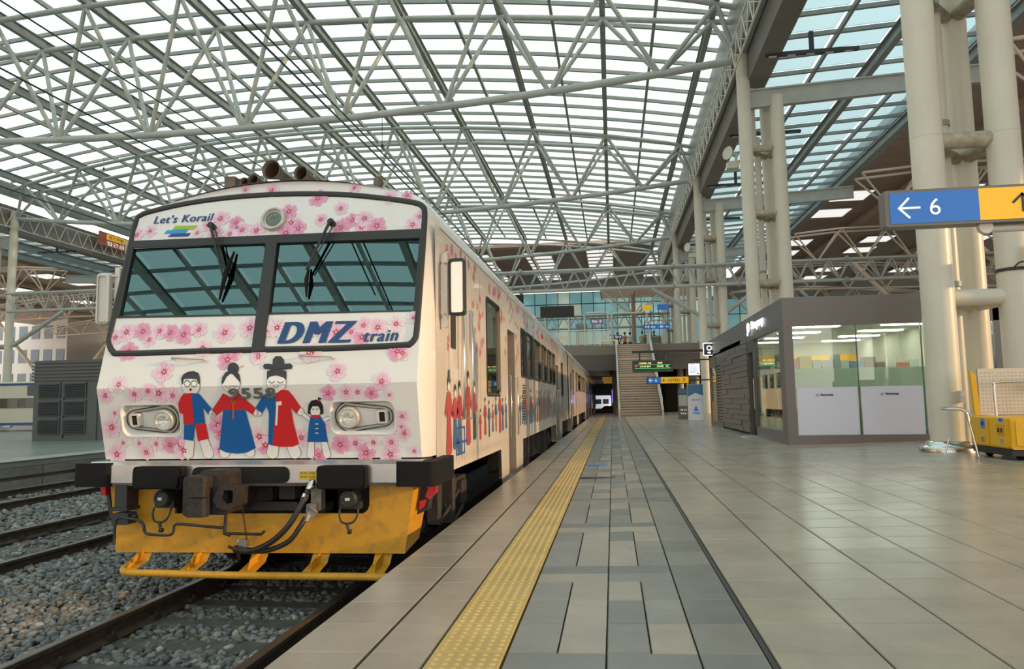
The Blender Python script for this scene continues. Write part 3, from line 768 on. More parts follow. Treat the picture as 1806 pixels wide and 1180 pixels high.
# family figures printed on the nose
OUT = (.05, .05, .06); W_ = (.84, .80, .76); RD = (.62, .018, .022); BL = (.008, .11, .36); HR = (.018, .014, .016)
fg = MB()
def P2(pts): return [c2(*p) for p in pts]
def blob(cx, cy, rx, ry, col, off, line=True, grow=1.6):
    if line: fpoly(fg, P2(ell(cx, cy, rx + grow, ry + grow)), off, OUT)
    fpoly(fg, P2(ell(cx, cy, rx, ry)), off + .0005, col)
def leg_(x0, y0, x1, y1, w0, w1):
    d = Vector((x1 - x0, y1 - y0, 0)); nrm = Vector((-d.y, d.x, 0)).normalized()
    for g_, col, o_ in ((1.6, OUT, .0058), (0, W_, .0062)):
        P = [(x0 + nrm.x * (w0 + g_), y0 + nrm.y * (w0 + g_)), (x0 - nrm.x * (w0 + g_), y0 - nrm.y * (w0 + g_))]
        P += [(x1 - nrm.x * (w1 + g_) , y1 - nrm.y * (w1 + g_))]
        a = math.atan2(-nrm.y, -nrm.x)
        P += [(x1 + (w1 + g_) * math.cos(a + PI * k / 8), y1 + (w1 + g_) * math.sin(a + PI * k / 8)) for k in range(1, 8)]
        P += [(x1 + nrm.x * (w1 + g_), y1 + nrm.y * (w1 + g_))]
        fpoly(fg, P2(P), o_, col)
def pol(pts, col, off=.0075): fpoly(fg, P2(pts), off, col)
def ln(pts, w=1.4, col=OUT, off=.0095):
    for a, b_ in zip(pts[:-1], pts[1:]):
        d = Vector((b_[0] - a[0], b_[1] - a[1], 0)); 
        if d.length == 0: continue
        nn = Vector((-d.y, d.x, 0)).normalized() * w
        fpoly(fg, P2([(a[0] + nn.x, a[1] + nn.y), (b_[0] + nn.x, b_[1] + nn.y), (b_[0] - nn.x, b_[1] - nn.y), (a[0] - nn.x, a[1] - nn.y)]), off, col)
def arc_(cx, cy, r, a0, a1, w=1.3, ry=None): ln([(cx + r * math.cos(a0 + (a1 - a0) * i / 8), cy + (ry or r) * math.sin(a0 + (a1 - a0) * i / 8)) for i in range(9)], w)
# boy
leg_(498, 470, 490, 535, 20, 24); leg_(562, 470, 585, 535, 20, 24); leg_(590, 335, 608, 350, 9, 13)
blob(502, 216, 43, 43, W_, .0068)
pol([(460, 212), (456, 182), (468, 162), (490, 150), (515, 147), (538, 156), (546, 178), (546, 212), (538, 208), (530, 186), (500, 184), (470, 186), (466, 208)], HR, .0085)
pol([(468, 252), (506, 249), (517, 396), (468, 396), (466, 350), (448, 340), (442, 300), (455, 268)], RD); pol([(506, 249), (542, 252), (600, 322), (584, 350), (560, 318), (571, 393), (517, 396)], BL, .0078)
pol([(470, 397), (522, 396), (515, 476), (469, 468)], BL); pol([(522, 396), (573, 394), (588, 465), (536, 477)], RD, .0078)
arc_(486, 206, 15, 0, 2 * PI); arc_(518, 206, 15, 0, 2 * PI); arc_(486, 200, 8, PI, 2 * PI); arc_(518, 200, 8, PI, 2 * PI); blob(502, 233, 4, 5, (.25, .01, .02), .0092)
obj('figure_print', fg, PRINT, cab); fg = MB()
# woman
leg_(680, 500, 662, 532, 20, 24); leg_(760, 500, 782, 530, 20, 22); leg_(620, 335, 610, 348, 9, 13); leg_(800, 330, 812, 345, 9, 12)
blob(692, 200, 44, 44, W_, .0068); blob(703, 135, 27, 28, HR, .0082, False); pol([(742, 122), (750, 120), (750, 126), (730, 132)], (.6, .35, .05), .0088)
pol([(648, 205), (650, 178), (665, 155), (690, 140), (715, 145), (733, 165), (738, 208), (726, 190), (700, 162), (690, 160), (672, 175), (655, 208)], HR, .0086)
pol([(655, 250), (690, 268), (728, 248), (762, 280), (810, 322), (795, 352), (760, 328), (655, 330), (625, 354), (602, 330)], RD); pol([(655, 329), (760, 329), (788, 430), (809, 508), (770, 530), (722, 536), (670, 530), (637, 514), (645, 430)], BL, .0078)
ln([(703, 285), (703, 372)], 4, (.55, .12, .02)); ln([(693, 290), (713, 290)], 6, (.55, .12, .02)); arc_(680, 212, 13, .2, PI - .2); arc_(712, 212, 10, .2, PI - .2)
obj('figure_print', fg, PRINT, cab); fg = MB()
# man
leg_(895, 480, 888, 532, 22, 27); leg_(975, 480, 995, 532, 24, 27); leg_(822, 335, 825, 345, 10, 13); leg_(1010, 322, 1020, 338, 10, 16)
blob(906, 202, 46, 46, W_, .0068)
pol([(862, 190), (862, 148), (885, 140), (930, 140), (955, 148), (953, 192), (940, 178), (905, 168), (875, 175)], HR, .0085)
pol([(850, 137), (843, 125), (850, 113), (870, 112), (888, 115), (890, 92), (903, 77), (928, 77), (942, 93), (944, 113), (972, 111), (984, 122), (978, 137), (955, 139), (905, 143)], HR, .0088)
pol([(862, 245), (905, 252), (902, 330), (888, 497), (868, 490), (872, 345), (860, 312), (838, 345), (808, 318), (835, 275)], BL, .0078)
pol([(905, 252), (930, 233), (962, 236), (985, 262), (1022, 316), (1002, 348), (974, 318), (990, 400), (1014, 490), (985, 503), (920, 503), (888, 497), (900, 330)], RD)
ln([(912, 295), (906, 402)], 5, W_); ln([(905, 300), (932, 296)], 9, W_, .0098); arc_(885, 190, 14, .3, PI - .3, 1.6); arc_(926, 190, 14, .3, PI - .3, 1.6); arc_(905, 208, 14, .4, PI - .4, 1.4)
blob(888, 264, 13, 9, (.05, .42, .10), .0088, False)
obj('figure_print', fg, PRINT, cab); fg = MB()
# girl
leg_(1072, 475, 1068, 540, 13, 17); leg_(1130, 475, 1146, 540, 13, 17); leg_(1068, 378, 1035, 350, 7, 8); leg_(1128, 378, 1150, 368, 7, 8)
pol([(1054, 345), (1058, 305), (1072, 285), (1095, 280), (1115, 288), (1126, 308), (1129, 346), (1112, 352), (1070, 352)], HR, .0070); blob(1091, 335, 23, 27, W_, .0078)
pol([(1068, 330), (1064, 305), (1080, 292), (1105, 292), (1116, 308), (1112, 330), (1108, 312), (1078, 312)], HR, .009); pol([(1103, 285), (1103, 268), (1122, 275), (1112, 282)], HR, .009); blob(1108, 284, 6, 5, RD, .0094, False)
pol([(1070, 354), (1112, 354), (1136, 392), (1151, 480), (1053, 480), (1060, 400)], BL, .0082); pol([(1075, 352), (1110, 352), (1112, 362), (1092, 370), (1072, 362)], RD, .0088)
for yy in (395, 417, 438): ln([(1090, yy), (1106, yy)], 3, (.5, .5, .5)); 
arc_(1082, 325, 4, 0, 6.28, 1); arc_(1100, 325, 4, 0, 6.28, 1)
obj('figure_print', fg, PRINT, cab)

# lettering
NAVY = mat('navy_lettering', (.012, .06, .19), .4)
def front_text(name, s, crop, x0, y0, x1, y1, h, m, **k):
    a = Vector(crop(x0, y0)); b_ = Vector(crop(x1, y1)); b2 = MB(); w_ = (b_ - a).length; d = (b_ - a).normalized(); nn = Vector((-d.y, d.x))
    def fn(u, v, c): q = a + d * u + nn * v; return F(q.x, q.y, .007 + max(c, 0))
    text_on(b2, s, fn, w=w_, h=h, **k); return obj(name, b2, m, cab)
h = c1(1330, 850)[1] - c1(1330, 955)[1]
front_text('lettering', 'DMZ', c1, 953, 962, 1315, 956, h, NAVY, bold=0, shear=.26, fat=5, spacing=1.24)
front_text('lettering', 'train', c1, 1368, 954, 1532, 948, h * .50, NAVY, bold=0, shear=.26, fat=3, spacing=1.15)
front_text('lettering', "Let's Korail", c1, 338, 376, 628, 360, h * .42, NAVY, bold=0, shear=.2, fat=2, spacing=1.1)
for (q, c_) in (([(445, 386), (553, 383), (535, 402), (428, 404)], (.35, .50, .04)), ([(405, 407), (507, 404), (490, 421), (388, 424)], (.01, .33, .62)), ([(425, 425), (520, 421), (505, 437), (405, 440)], (.012, .06, .24))):
    b = MB(); fpoly(b, [c1(*p) for p in q], .0065, None); obj('logo_stripe', b, mat('stripe_%d' % int(c_[0] * 1000), c_, .4), cab)
a = c2(685, 278); b_ = c2(907, 276)
b = MB(); text_on(b, '9558', lambda u, v, c: F(a[0] + u, a[1] + v, .012 + c), w=b_[0] - a[0], h=c2(700, 228)[1] - c2(700, 280)[1], bold=.02, extrude=.06, spacing=1.15)
obj('number_plate', b, mat('grey_numerals', (.16, .16, .155), .4, .4), cab)

# black seal around the whole window group, with cross bar and centre post
sealout = [c1(*p) for p in [(238, 360), (270, 322), (330, 300), (500, 262), (700, 234), (900, 219), (1100, 214), (1300, 220), (1480, 238), (1620, 258), (1665, 280), (1678, 320), (1672, 450), (1655, 700), (1640, 900), (1628, 945), (1600, 975), (1550, 985), (1200, 1000), (860, 1006), (500, 1015), (180, 1025), (125, 1012), (103, 960), (112, 905), (150, 740), (205, 500)]]
def inset(P, d):
    n = len(P); cx = sum(p[0] for p in P) / n; cz = sum(p[1] for p in P) / n; out = []
    for i in range(n):
        a = Vector(P[i - 1]); b = Vector(P[i]); c = Vector(P[(i + 1) % n]); t = (c - a).normalized(); nn = Vector((-t.y, t.x))
        if nn.dot(Vector((cx, cz)) - b) < 0: nn = -nn
        out.append(tuple(b + nn * d))
    return out
def smooth_loop(P, k=3):
    n = len(P); out = []
    for i in range(n):
        a, b, c, d = (Vector(P[(i + j) % n]) for j in (-1, 0, 1, 2))
        for q in range(k):
            t = q / k; v = .5 * ((2 * b) + (c - a) * t + (2 * a - 5 * b + 4 * c - d) * t * t + (3 * b - a - 3 * c + d) * t ** 3); out.append((v.x, v.y))
    return out
so_ = smooth_loop(sealout); si_ = inset(so_, .055); sm_ = inset(so_, .027)
b = MB(); b.loft([[F(*p, 0) for p in so_], [F(*p, .014) for p in inset(so_, .008)], [F(*p, .022) for p in sm_], [F(*p, .014) for p in inset(so_, .047)], [F(*p, 0) for p in si_]])
obj('window_seal', b, SEAL, cab)
def fbar(name, pts, o=.016, m=SEAL, lab=None):
    P = [c1(*p) for p in pts]; b = MB(); b.loft([[F(*p, -.02) for p in P], [F(*p, o) for p in P]]); b.poly([F(*p, o) for p in P]); return obj(name, b, m, cab)
fbar('cross_bar', [(222, 462), (1660, 402), (1655, 446), (218, 496)])
fbar('centre_post', [(890, 470), (945, 466), (878, 1000), (818, 1004)], .020)
fbar('side_trim', [(218, 490), (240, 497), (170, 835), (140, 838)], .012); fbar('side_trim', [(1640, 442), (1656, 440), (1630, 802), (1610, 803)], .012)
fbar('sill', [(160, 828), (842, 817), (842, 824), (160, 838)], .006); fbar('sill', [(898, 811), (1614, 798), (1614, 804), (898, 820)], .006)
for P in (lpane, rpane):
    b = MB(); b.poly([F(*p, -.012) for p in P][::-1]); obj('windscreen', b, GLW, cab)
# inside the cab
b = MB(); b.box(XT - 1.38, XT + 1.38, 7.85, 7.9, 1.3, 3.45); b.box(XT - 1.38, XT - 1.34, 6.35, 7.9, 1.3, 3.4); b.box(XT + 1.34, XT + 1.38, 6.45, 7.9, 1.3, 3.4); b.box(XT - 1.38, XT + 1.38, 6.4, 7.9, 3.3, 3.34); b.box(XT - 1.38, XT + 1.38, 6.2, 7.9, 1.25, 1.3)
obj('cab_lining', b, INT, cab)
b = MB(); b.rbox(XT - 1.3, XT + 1.3, 6.08, 6.6, 1.95, 2.12, .04, 'y'); b.box(XT - .55, XT - .2, 6.35, 6.6, 2.1, 2.30); b.box(XT + .15, XT + .4, 6.75, 6.9, 2.1, 2.65)
obj('driver_console', b, mat('console_grey', (.30, .34, .30), .5), cab)
b = MB(); b.lathe([(.10, 0), (.12, .03), (.12, .05), (.07, .07)], (XT - .72, 6.25, 2.25), (0, -1, .2), 18); b.tube((XT - .72, 6.3, 2.12), (XT - .72, 6.3, 2.2), .02, 8); obj('desk_fan', b, WHITE, cab)
b = MB(); b.rbox(XT - 1.0, XT - .5, 7.0, 7.12, 1.9, 2.75, .08, 'y'); b.rbox(XT + .5, XT + 1.0, 7.0, 7.12, 1.9, 2.75, .08, 'y'); obj('driver_seat', b, mat('seat_cloth', (.05, .07, .08), .8), cab)
b = MB(); b.rbox(XT - 1.2, XT - .8, 7.8, 7.84, 1.6, 3.1, .04, 'y'); obj('rear_door_panel', b, mat('pale_partition', (.45, .44, .34), .5), cab)

# headlamps
SHINE = mat('lamp_reflector', (.92, .90, .82), .3, .85, emit=(1, .95, .8), estr=.08); BZ = mat('lamp_bezel', (.60, .56, .50), .35, .3)  # faint glow put into the reflector so the unlit lamp looks shiny
LENS = glassy('lamp_lens', .85, (1, 1, 1), fres=1.4, base=.08)
LFOR = mat('grey_lamp_pan', (.50, .49, .46), .5)
for k, (x0, x1, z0, z1) in enumerate(H0):
    s = -1 if k == 0 else 1          # big lamp is on the inner side
    o_ = rrect(x0, x1, z0, z1, .07, 5); i_ = rrect(x0 + .035, x1 - .035, z0 + .03, z1 - .03, .05, 5)
    b = MB(); b.loft([[F(u, v, .006) for u, v in rrect(x0 - .01, x1 + .01, z0 - .01, z1 + .01, .075, 5)], [F(u, v, .006) for u, v in o_], [F(u, v, -.055) for u, v in i_]]); b.poly([F(u, v, -.055) for u, v in i_])
    unit = obj('headlight_recess', b, TW, cab)
    cx = x1 - .155 if s < 0 else x0 + .155; sxx = x0 + .115 if s < 0 else x1 - .115; cz = (z0 + z1) / 2
    # pear-shaped raised bezel around both lamps
    def pear(r1, r2):
        P = []
        for i in range(24):
            t = 2 * PI * i / 24; d = math.cos(t)
            if (d > 0) == (cx > sxx): P.append((cx + r1 * d, cz + r1 * math.sin(t)))
            else: P.append((sxx + r2 * d, cz + r2 * .95 * math.sin(t)))
        return P
    b = MB(); b.loft([[F(u, v, -.055) for u, v in pear(.125, .088)], [F(u, v, -.035) for u, v in pear(.120, .083)], [F(u, v, -.035) for u, v in pear(.108, .072)], [F(u, v, -.05) for u, v in pear(.104, .068)]], smooth=False)
    obj('lamp_bezel', b, BZ, unit)
    b = MB(); P_ = [F(u, v, -.032) for u, v in pear(.128, .090)]; b.path(P_ + P_[:1], .0045, 6, cap=False); b.path([F(u, v, -.034) for u, v in pear(.098, .062)] + [F(*pear(.098, .062)[0], -.034)], .003, 6, cap=False); obj('bezel_seal', b, SEAL, unit)
    c = F(cx, cz, -.05); ax = (F(cx, cz, .05) - c)
    b = MB(); b.lathe([(.092, 0), (.092, .055), (.085, .066), (.076, .066), (.074, .05)], c, ax, 28, cap=False); lamp = obj('headlamp', b, BZ, unit)
    b = MB(); n_ax = ax.normalized(); prof = [(.074, .052), (.060, .03), (.035, .012), (.016, .006)]
    a_ = n_ax.orthogonal().normalized(); b2 = n_ax.cross(a_); b.loft([[c + n_ax * hh + (a_ * math.cos(t * PI / 12) + b2 * math.sin(t * PI / 12)) * rr for t in range(24)] for rr, hh in prof], smooth=True); b.lathe([(.016, .006), (.014, .03), (.004, .036)], c, ax, 10)
    for q_ in range(12): t_ = q_ * PI / 6; b.tube(c + n_ax * .020 + (a_ * math.cos(t_) + b2 * math.sin(t_)) * .03, c + n_ax * .045 + (a_ * math.cos(t_) + b2 * math.sin(t_)) * .068, .0035, 4)
    obj('reflector', b, SHINE, unit)
    b = MB(); b.lathe([(.075, .056), (.06, .064), (.03, .069), (.001, .070)], c, ax, 24, cap=False); obj('lens', b, LENS, unit)
    b = MB(); P = rrect(sxx - .052, sxx + .052, cz - .062, cz + .062, .02, 4); Q = rrect(sxx - .045, sxx + .045, cz - .055, cz + .055, .018, 4); I = rrect(sxx - .026, sxx + .026, cz - .042, cz + .042, .008, 4)
    b.loft([[F(u, v, -.055) for u, v in P], [F(u, v, -.005) for u, v in Q], [F(u, v, -.005) for u, v in I], [F(u, v, -.02) for u, v in I]]); obj('lamp_housing', b, WHITE, unit)
    b = MB(); b.poly([F(u, v, -.02) for u, v in I]); 
    for q in range(4): b.loft([[F(u, v, -.019) for u, v in rrect(sxx - .024, sxx + .024, cz - .038 + q * .02, cz - .026 + q * .02, .002, 1)], [F(u, v, -.014) for u, v in rrect(sxx - .024, sxx + .024, cz - .036 + q * .02, cz - .028 + q * .02, .002, 1)]])
    obj('marker_lens', b, mat('dark_red_lens', (.06, .03, .025), .25), unit)
# round roof lamp
c = F(*c1(928, 356), .0); ax = F(0, 3.2, 1) - F(0, 3.2, 0)
b = MB(); b.lathe([(.118, -.02), (.118, .035), (.105, .045), (.096, .045), (.094, .02)], c, ax, 28); rl = obj('roof_lamp', b, BZ, cab)
b = MB(); b.lathe([(.095, .015), (.07, .022), (.03, .026)], c, ax, 24); obj('lens', b, mat('dark_lamp_glass', (.10, .13, .10), .06, coat=1.0), rl)
# step grips on the nose
for cx in (500, 1100):
    p0 = c2(cx - 75, 92 if cx < 800 else 80); p1 = c2(cx + 78, 98 if cx < 800 else 86); b = MB(); b.path([F(*p0, .005), F(p0[0], p0[1], .05), F(p1[0], p1[1], .05), F(*p1, .005)], .010, 8); obj('nose_grip', b, BZ, cab)
# wipers
def wiper(hub, pts2, blade, k):
    b = MB(); q = F(*c1(*hub), .02); b.lathe([(.03, -.02), (.03, .05), (.02, .06)], q, ax, 12); wp = obj('wiper', b, SEAL, cab)
    b = MB(); b.path([F(*c1(*hub), .07), F(*c1(*pts2), .055)], [.014, .010], 7); h2 = (hub[0] + 10, hub[1] + 20); b.path([F(*c1(hub[0] + 22, hub[1] + 10), .07), F(*c1(pts2[0] + 12, pts2[1]), .055)], .006, 6); obj('wiper_arm', b, SEAL, wp)
    b = MB(); P = [c1(*p) for p in blade]; P = [P[0], (P[0][0] * .5 + P[1][0] * .5 , P[0][1] * .5 + P[1][1] * .5), P[1]]
    b.path([F(*P[0], .02), F(*P[1], .055), F(*P[2], .02)], [.006, .016, .006], 6); b.path([F(*P[0], .012), F(*P[2], .012)], .008, 6); obj('wiper_blade', b, BLACK, wp)
wiper((632, 395), (690, 640), [(735, 515), (662, 750)], 0); wiper((1215, 378), (1095, 610), [(1100, 590), (1088, 735)], 1)

# bumper
b = MB(); BY = 5.93; xl, xr = XT - 1.50, XT + 1.50
b.loft([[(xl, BY - .12, .90), (xl, BY - .14, .93), (xl, BY - .14, 1.08), (xl, BY - .10, 1.11), (xl, BY + .2, 1.11), (xl, BY + .2, .90)],
        [(xr, BY - .12, .90), (xr, BY - .14, .93), (xr, BY - .14, 1.08), (xr, BY - .10, 1.11), (xr, BY + .2, 1.11), (xr, BY + .2, .90)]], cap=True)
bump = obj('bumper_beam', b, mat('polished_bumper', (.62, .60, .57), .25, .9, var=.15, vscale=3), cab)
def xz(x, y, Y): p = atY(x, y, Y); return p[0], p[2]
for i, (a, c, z0, z1, d) in enumerate(((236, 322, .885, 1.075, .22), (559, 645, .885, 1.075, .22))):
    x0 = xz(a, 830, 5.72)[0]; x1 = xz(c, 830, 5.72)[0]; b = MB(); b.rbox(x0, x1, BY - d - .0, BY - .1, z0, z1, .03, 'y', 4); b.rbox(x0 + .02, x1 - .02, BY - d - .035, BY - d, z0 + .015, z1 - .015, .03, 'y', 4); obj('buffer_pad', b, BLACK, cab)
for s in (-1, 1):
    xa = XT + s * 1.28; xb = XT + s * 1.62; x0, x1 = min(xa, xb), max(xa, xb); b = MB()
    b.rbox(x0, x1, BY - .18, BY + .55, .90, 1.10, .05, 'z', 4); obj('corner_pad', b, BLACK, cab)
# yellow notice on the bumper
b = MB(); x0, z0 = xz(527, 846, 5.77); x1, z1 = xz(558, 831, 5.77); b.box(x0, x1, 5.772, 5.788, z0, z1); nt_ = obj('notice_plate', b, mat('notice_yellow', (.70, .45, .03), .5), cab)
b = MB(); 
for r_ in range(2): text_on(b, '주의 고압', lambda u, v, c: (x0 + .012 + u, 5.770, z0 + .012 + r_ * .032 + v), w=(x1 - x0) * .84, h=.018)
obj('notice_text', b, BLACK, nt_)

# yellow pilot plate (cow-catcher)
def pil(x, y): return xz(150 + x / 2.6815, 600 + y / 2.6815, 5.97)
PO = [pil(*p) for p in [(118, 655), (145, 1002), (1512, 1010), (1560, 655), (1345, 655), (1345, 780), (1335, 805), (1315, 820), (425, 820), (425, 655)]]
b = MB(); tr_ = tessellate_polygon([[Vector((p[0], p[1], 0)) for p in PO]])
for yy in (5.97, 6.0): b.add([(p[0], yy, p[1]) for p in PO], [tuple(t) for t in tr_])
b.loft([[(p[0], 5.97, p[1]) for p in PO], [(p[0], 6.0, p[1]) for p in PO]])
obj('pilot_plate', b, YEL, cab)
b = MB(); a = PO[2]; c = PO[3]; b.loft([[(a[0], 5.975, a[1]), (c[0], 5.975, c[1])], [(a[0] + .02, 6.35, a[1] + .06), (c[0] + .02, 6.45, c[1])]], closed=False); a = PO[1]; c = PO[0]
b.loft([[(a[0], 5.975, a[1]), (c[0], 5.975, c[1])], [(a[0] - .02, 6.3, a[1] + .04), (c[0] - .02, 6.4, c[1])]], closed=False); obj('pilot_return', b, YEL, cab)
b = MB(); b.box(XT - 1.2, XT + 1.1, 6.5, 6.56, .30, 1.1); b.box(XT - 1.2, XT + 1.1, 6.0, 6.5, 1.0, 1.1); obj('underframe_front', b, UND, cab)
# tube bar below, with five gussets
def bar(x, y, Y=5.74): q = atY(150 + x / 2.6815, 600 + y / 2.6815, Y); return (q[0], q[1], q[2])
z_ = bar(700, 1108)[2]; xa = bar(170, 1090)[0]; xb = bar(1500, 1110)[0]
b = MB(); b.path(smooth_path([(xa + .03, 6.02, z_ + .07), (xa - .03, 5.88, z_ + .03), (xa + .02, 5.76, z_), (xa + .3, 5.74, z_), (XT, 5.735, z_ - .005), (xb - .2, 5.74, z_), (xb, 5.74, z_), (xb + .06, 5.80, z_ + .01), (xb + .05, 5.95, z_ + .06)], 6), .030, 12)
gb = obj('guard_bar', b, YEL, cab)
for gx in (270, 545, 820, 1110, 1405):
    xg = atY(150 + gx / 2.6815, 976, 5.95)[0]; zt = .305
    b = MB(); w_ = .075
    for q in (0,):
        b.loft([[(xg - w_, 6.0, zt + .02), (xg + w_, 6.0, zt + .02)], [(xg - w_, 5.93, z_ + .06), (xg + w_, 5.93, z_ + .06)], [(xg - w_, 5.76, z_ + .02), (xg + w_, 5.76, z_ + .02)]], closed=False)
        b.add([(xg, 6.0, zt + .02), (xg, 5.93, z_ + .06), (xg, 5.76, z_ + .02), (xg, 5.80, z_ + .10), (xg, 5.97, zt + .02)], [(0, 1, 2, 3, 4)])
        b.loft([[(xg - .006, 6.0, zt), (xg + .006, 6.0, zt)], [(xg - .006, 5.76, z_ + .02), (xg + .006, 5.76, z_ + .02)]], closed=False)
    obj('gusset', b, YEL, cab)

# coupler
def cq(x, y, Y): q = atY(150 + x / 2.6815, 600 + y / 2.6815, Y); return q[0], q[2]
b = MB(); x0, z1 = cq(485, 640, 5.52); x1, z0 = cq(580, 842, 5.52)
b.rbox(x0, x1 + .02, 5.46, 5.75, z0 + .02, z1, .035, 'y', 5)
x2, z3 = cq(572, 613, 5.6); x3, z2 = cq(712, 840, 5.6)
b.rbox(x2 - .02, x3 - .05, 5.55, 6.1, z2 + .03, z3, .03, 'y', 4)
cp = obj('coupler', b, CAST, cab)
b = MB(); xx, zz_ = cq(535, 740, 5.46); b.rbox(xx - .085, xx + .075, 5.42, 5.52, zz_ - .16, zz_ - .01, .03, 'z', 4); b.rbox(xx - .085, xx + .075, 5.42, 5.52, zz_ + .0, zz_ + .16, .03, 'z', 4); obj('knuckle', b, CAST, cp)
b = MB(); P = [cq(*p, 5.55) for p in [(620, 750), (650, 685), (735, 690), (730, 780), (690, 803), (640, 790)]]
I = [cq(*p, 5.55) for p in [(660, 745), (672, 705), (715, 708), (712, 765), (685, 772)]]
for yy in (5.50, 5.68): b.holed(P, [I], lambda u, v: (u, yy, v))
b.loft([[(p[0], 5.50, p[1]) for p in P], [(p[0], 5.68, p[1]) for p in P]]); b.loft([[(p[0], 5.50, p[1]) for p in I], [(p[0], 5.68, p[1]) for p in I]]); obj('guard_arm', b, CAST, cp)
b = MB(); x0, z0 = cq(700, 800, 6.1); x1, z1 = cq(900, 690, 6.1); b.rbox(x0 - .2, x1, 6.05, 6.5, z0 + .08, z1, .03, 'y'); b.box(XT - .4, XT + .5, 6.2, 6.4, .62, .70); obj('drawbar', b, UND, cp)
b = MB(); p = cq(670, 800, 5.62); q = cq(665, 915, 5.62); b.path([(p[0], 5.62, p[1]), (q[0], 5.60, q[1]), (q[0] + .05, 5.6, q[1] - .01)], .014, 8); b.path([(q[0], 5.6, q[1] + .005), (cq(835, 918, 5.6)[0], 5.6, cq(835, 918, 5.6)[1]), (cq(848, 903, 5.6)[0], 5.6, cq(848, 903, 5.6)[1])], .012, 8); obj('release_handle', b, CAST, cp)
# recess behind the bumper
b = MB(); x0, z0 = cq(560, 655, 5.95); x1, z1 = cq(1005, 590, 5.95); b.rbox(x0, x1, 5.775, 5.80, z0 - .02, z1, .05, 'y'); obj('bumper_recess', b, mat('matt_black', (.008, .008, .008), .9), cab)
b = MB(); x0, z0 = cq(925, 750, 5.98); x1, z1 = cq(1000, 645, 5.98); b.rbox(x0, x1, 5.95, 6.1, z0, z1, .012, 'y'); b.box(x0 - .03, x1 + .01, 5.93, 6.1, z1, z1 + .02); obj('junction_box', b, UND, cab)
b = MB(); x0, z0 = cq(800, 800, 6.05); x1, z1 = cq(1020, 760, 6.05); b.rbox(x0, x1, 5.99, 6.06, z0, z1, .02, 'y'); obj('hose_bracket', b, DARK, cab)
# round buffers / lamps with wire guards
for (cx, cy) in ((358, 750), (1242, 752)):
    x, z = cq(cx, cy, 5.80); r = .075; c = (x, 5.93, z)
    b = MB(); b.box(x - .035, x + .035, 5.86, 5.98, z + .05, z + .20); b.lathe([(r, 0), (r, .12), (r - .012, .14), (r - .025, .14), (r - .03, .13)], c, (0, -1, 0), 20); b.box(x - r - .015, x + r + .015, 5.85, 5.92, z - .085, z - .02); hn = obj('signal_horn', b, DARK, cab)
    b = MB(); b.box(x - .018, x + .018, 5.782, 5.80, z - .012, z + .012); obj('white_tag', b, WHITE, hn)
    b = MB(); b.path(smooth_path([(x - .075, 5.82, z - .08), (x - .07, 5.80, z - .14), (x - .04, 5.79, z - .19), (x + .04, 5.79, z - .19), (x + .08, 5.80, z - .14), (x + .085, 5.82, z - .08)], 4), .009, 6); b.path([(x, 5.79, z - .19), (x + .01, 5.79, z - .24)], .014, 6); b.lathe([(.02, 0), (.02, .03)], (x + .01, 5.78, z - .26), (1, 0, 0), 8); obj('wire_guard', b, DARK, hn)
# hanging bracket and operating rod, left
b = MB(); x0, z0 = cq(168, 790, 5.88); x1, z1 = cq(228, 660, 5.88); b.rbox(x0, x1, 5.80, 5.95, z0, z1, .008, 'y'); b.box(x0 - .03, x1 + .02, 5.78, 5.95, z0 - .02, z0 + .01); b.rbox(x0 + .02, x1 + .06, 5.74, 5.86, z0 - .13, z0 - .03, .02, 'y'); b.tube((x0 - .02, 5.8, z0 - .07), (x1 + .10, 5.8, z0 - .07), .022, 8); obj('rod_bracket', b, DARK, cab)
b = MB(); P = [cq(*p, 5.74) for p in [(138, 968), (142, 870), (158, 840), (200, 843), (250, 852), (275, 872), (282, 905), (305, 918), (395, 922), (418, 905), (432, 870), (540, 878), (655, 888)]]
b.path(smooth_path([(x, 5.74, z) for x, z in P], 3), .012, 8); obj('operating_rod', b, DARK, cab)
# brake hoses
RUB = mat('hose_rubber', (.018, .018, .02), .45)
b = MB(); P = [cq(*p, Y) + (Y,) for p, Y in (((1070, 690), 5.80), ((1045, 730), 5.74), ((1015, 790), 5.70), ((960, 880), 5.66), ((880, 955), 5.66), ((790, 995), 5.68), ((730, 990), 5.70))]
b.path(smooth_path([(x, y, z) for x, z, y in P], 6), .024, 12); h1 = obj('brake_hose', b, RUB, cab)
b = MB(); x, z = cq(1037, 742, 5.73); b.lathe([(.030, -.03), (.030, .03)], (x, 5.735, z), (.35, .1, .9), 12); x, z = cq(1068, 690, 5.79); b.lathe([(.025, -.06), (.034, -.03), (.034, .03), (.025, .06)], (x, 5.79, z), (.4, .3, .9), 12); obj('hose_clamp', b, CHROME, h1)
b = MB(); x, z = cq(740, 992, 5.69); b.lathe([(.02, -.07), (.035, -.05), (.035, 0), (.028, .04), (.026, .1)], (x, 5.69, z), (1, 0, -.1), 12); b.tube((x - .02, 5.66, z), (x - .10, 5.66, z + .035), .012, 6); obj('hose_coupling', b, CAST, h1)
b = MB(); P = [cq(*p, Y) + (Y,) for p, Y in (((1042, 840), 5.76), ((1015, 885), 5.72), ((965, 950), 5.70), ((880, 990), 5.70), ((800, 1000), 5.70))]
b.path(smooth_path([(x, y, z) for x, z, y in P], 6), .021, 12); h2 = obj('brake_hose', b, RUB, cab)
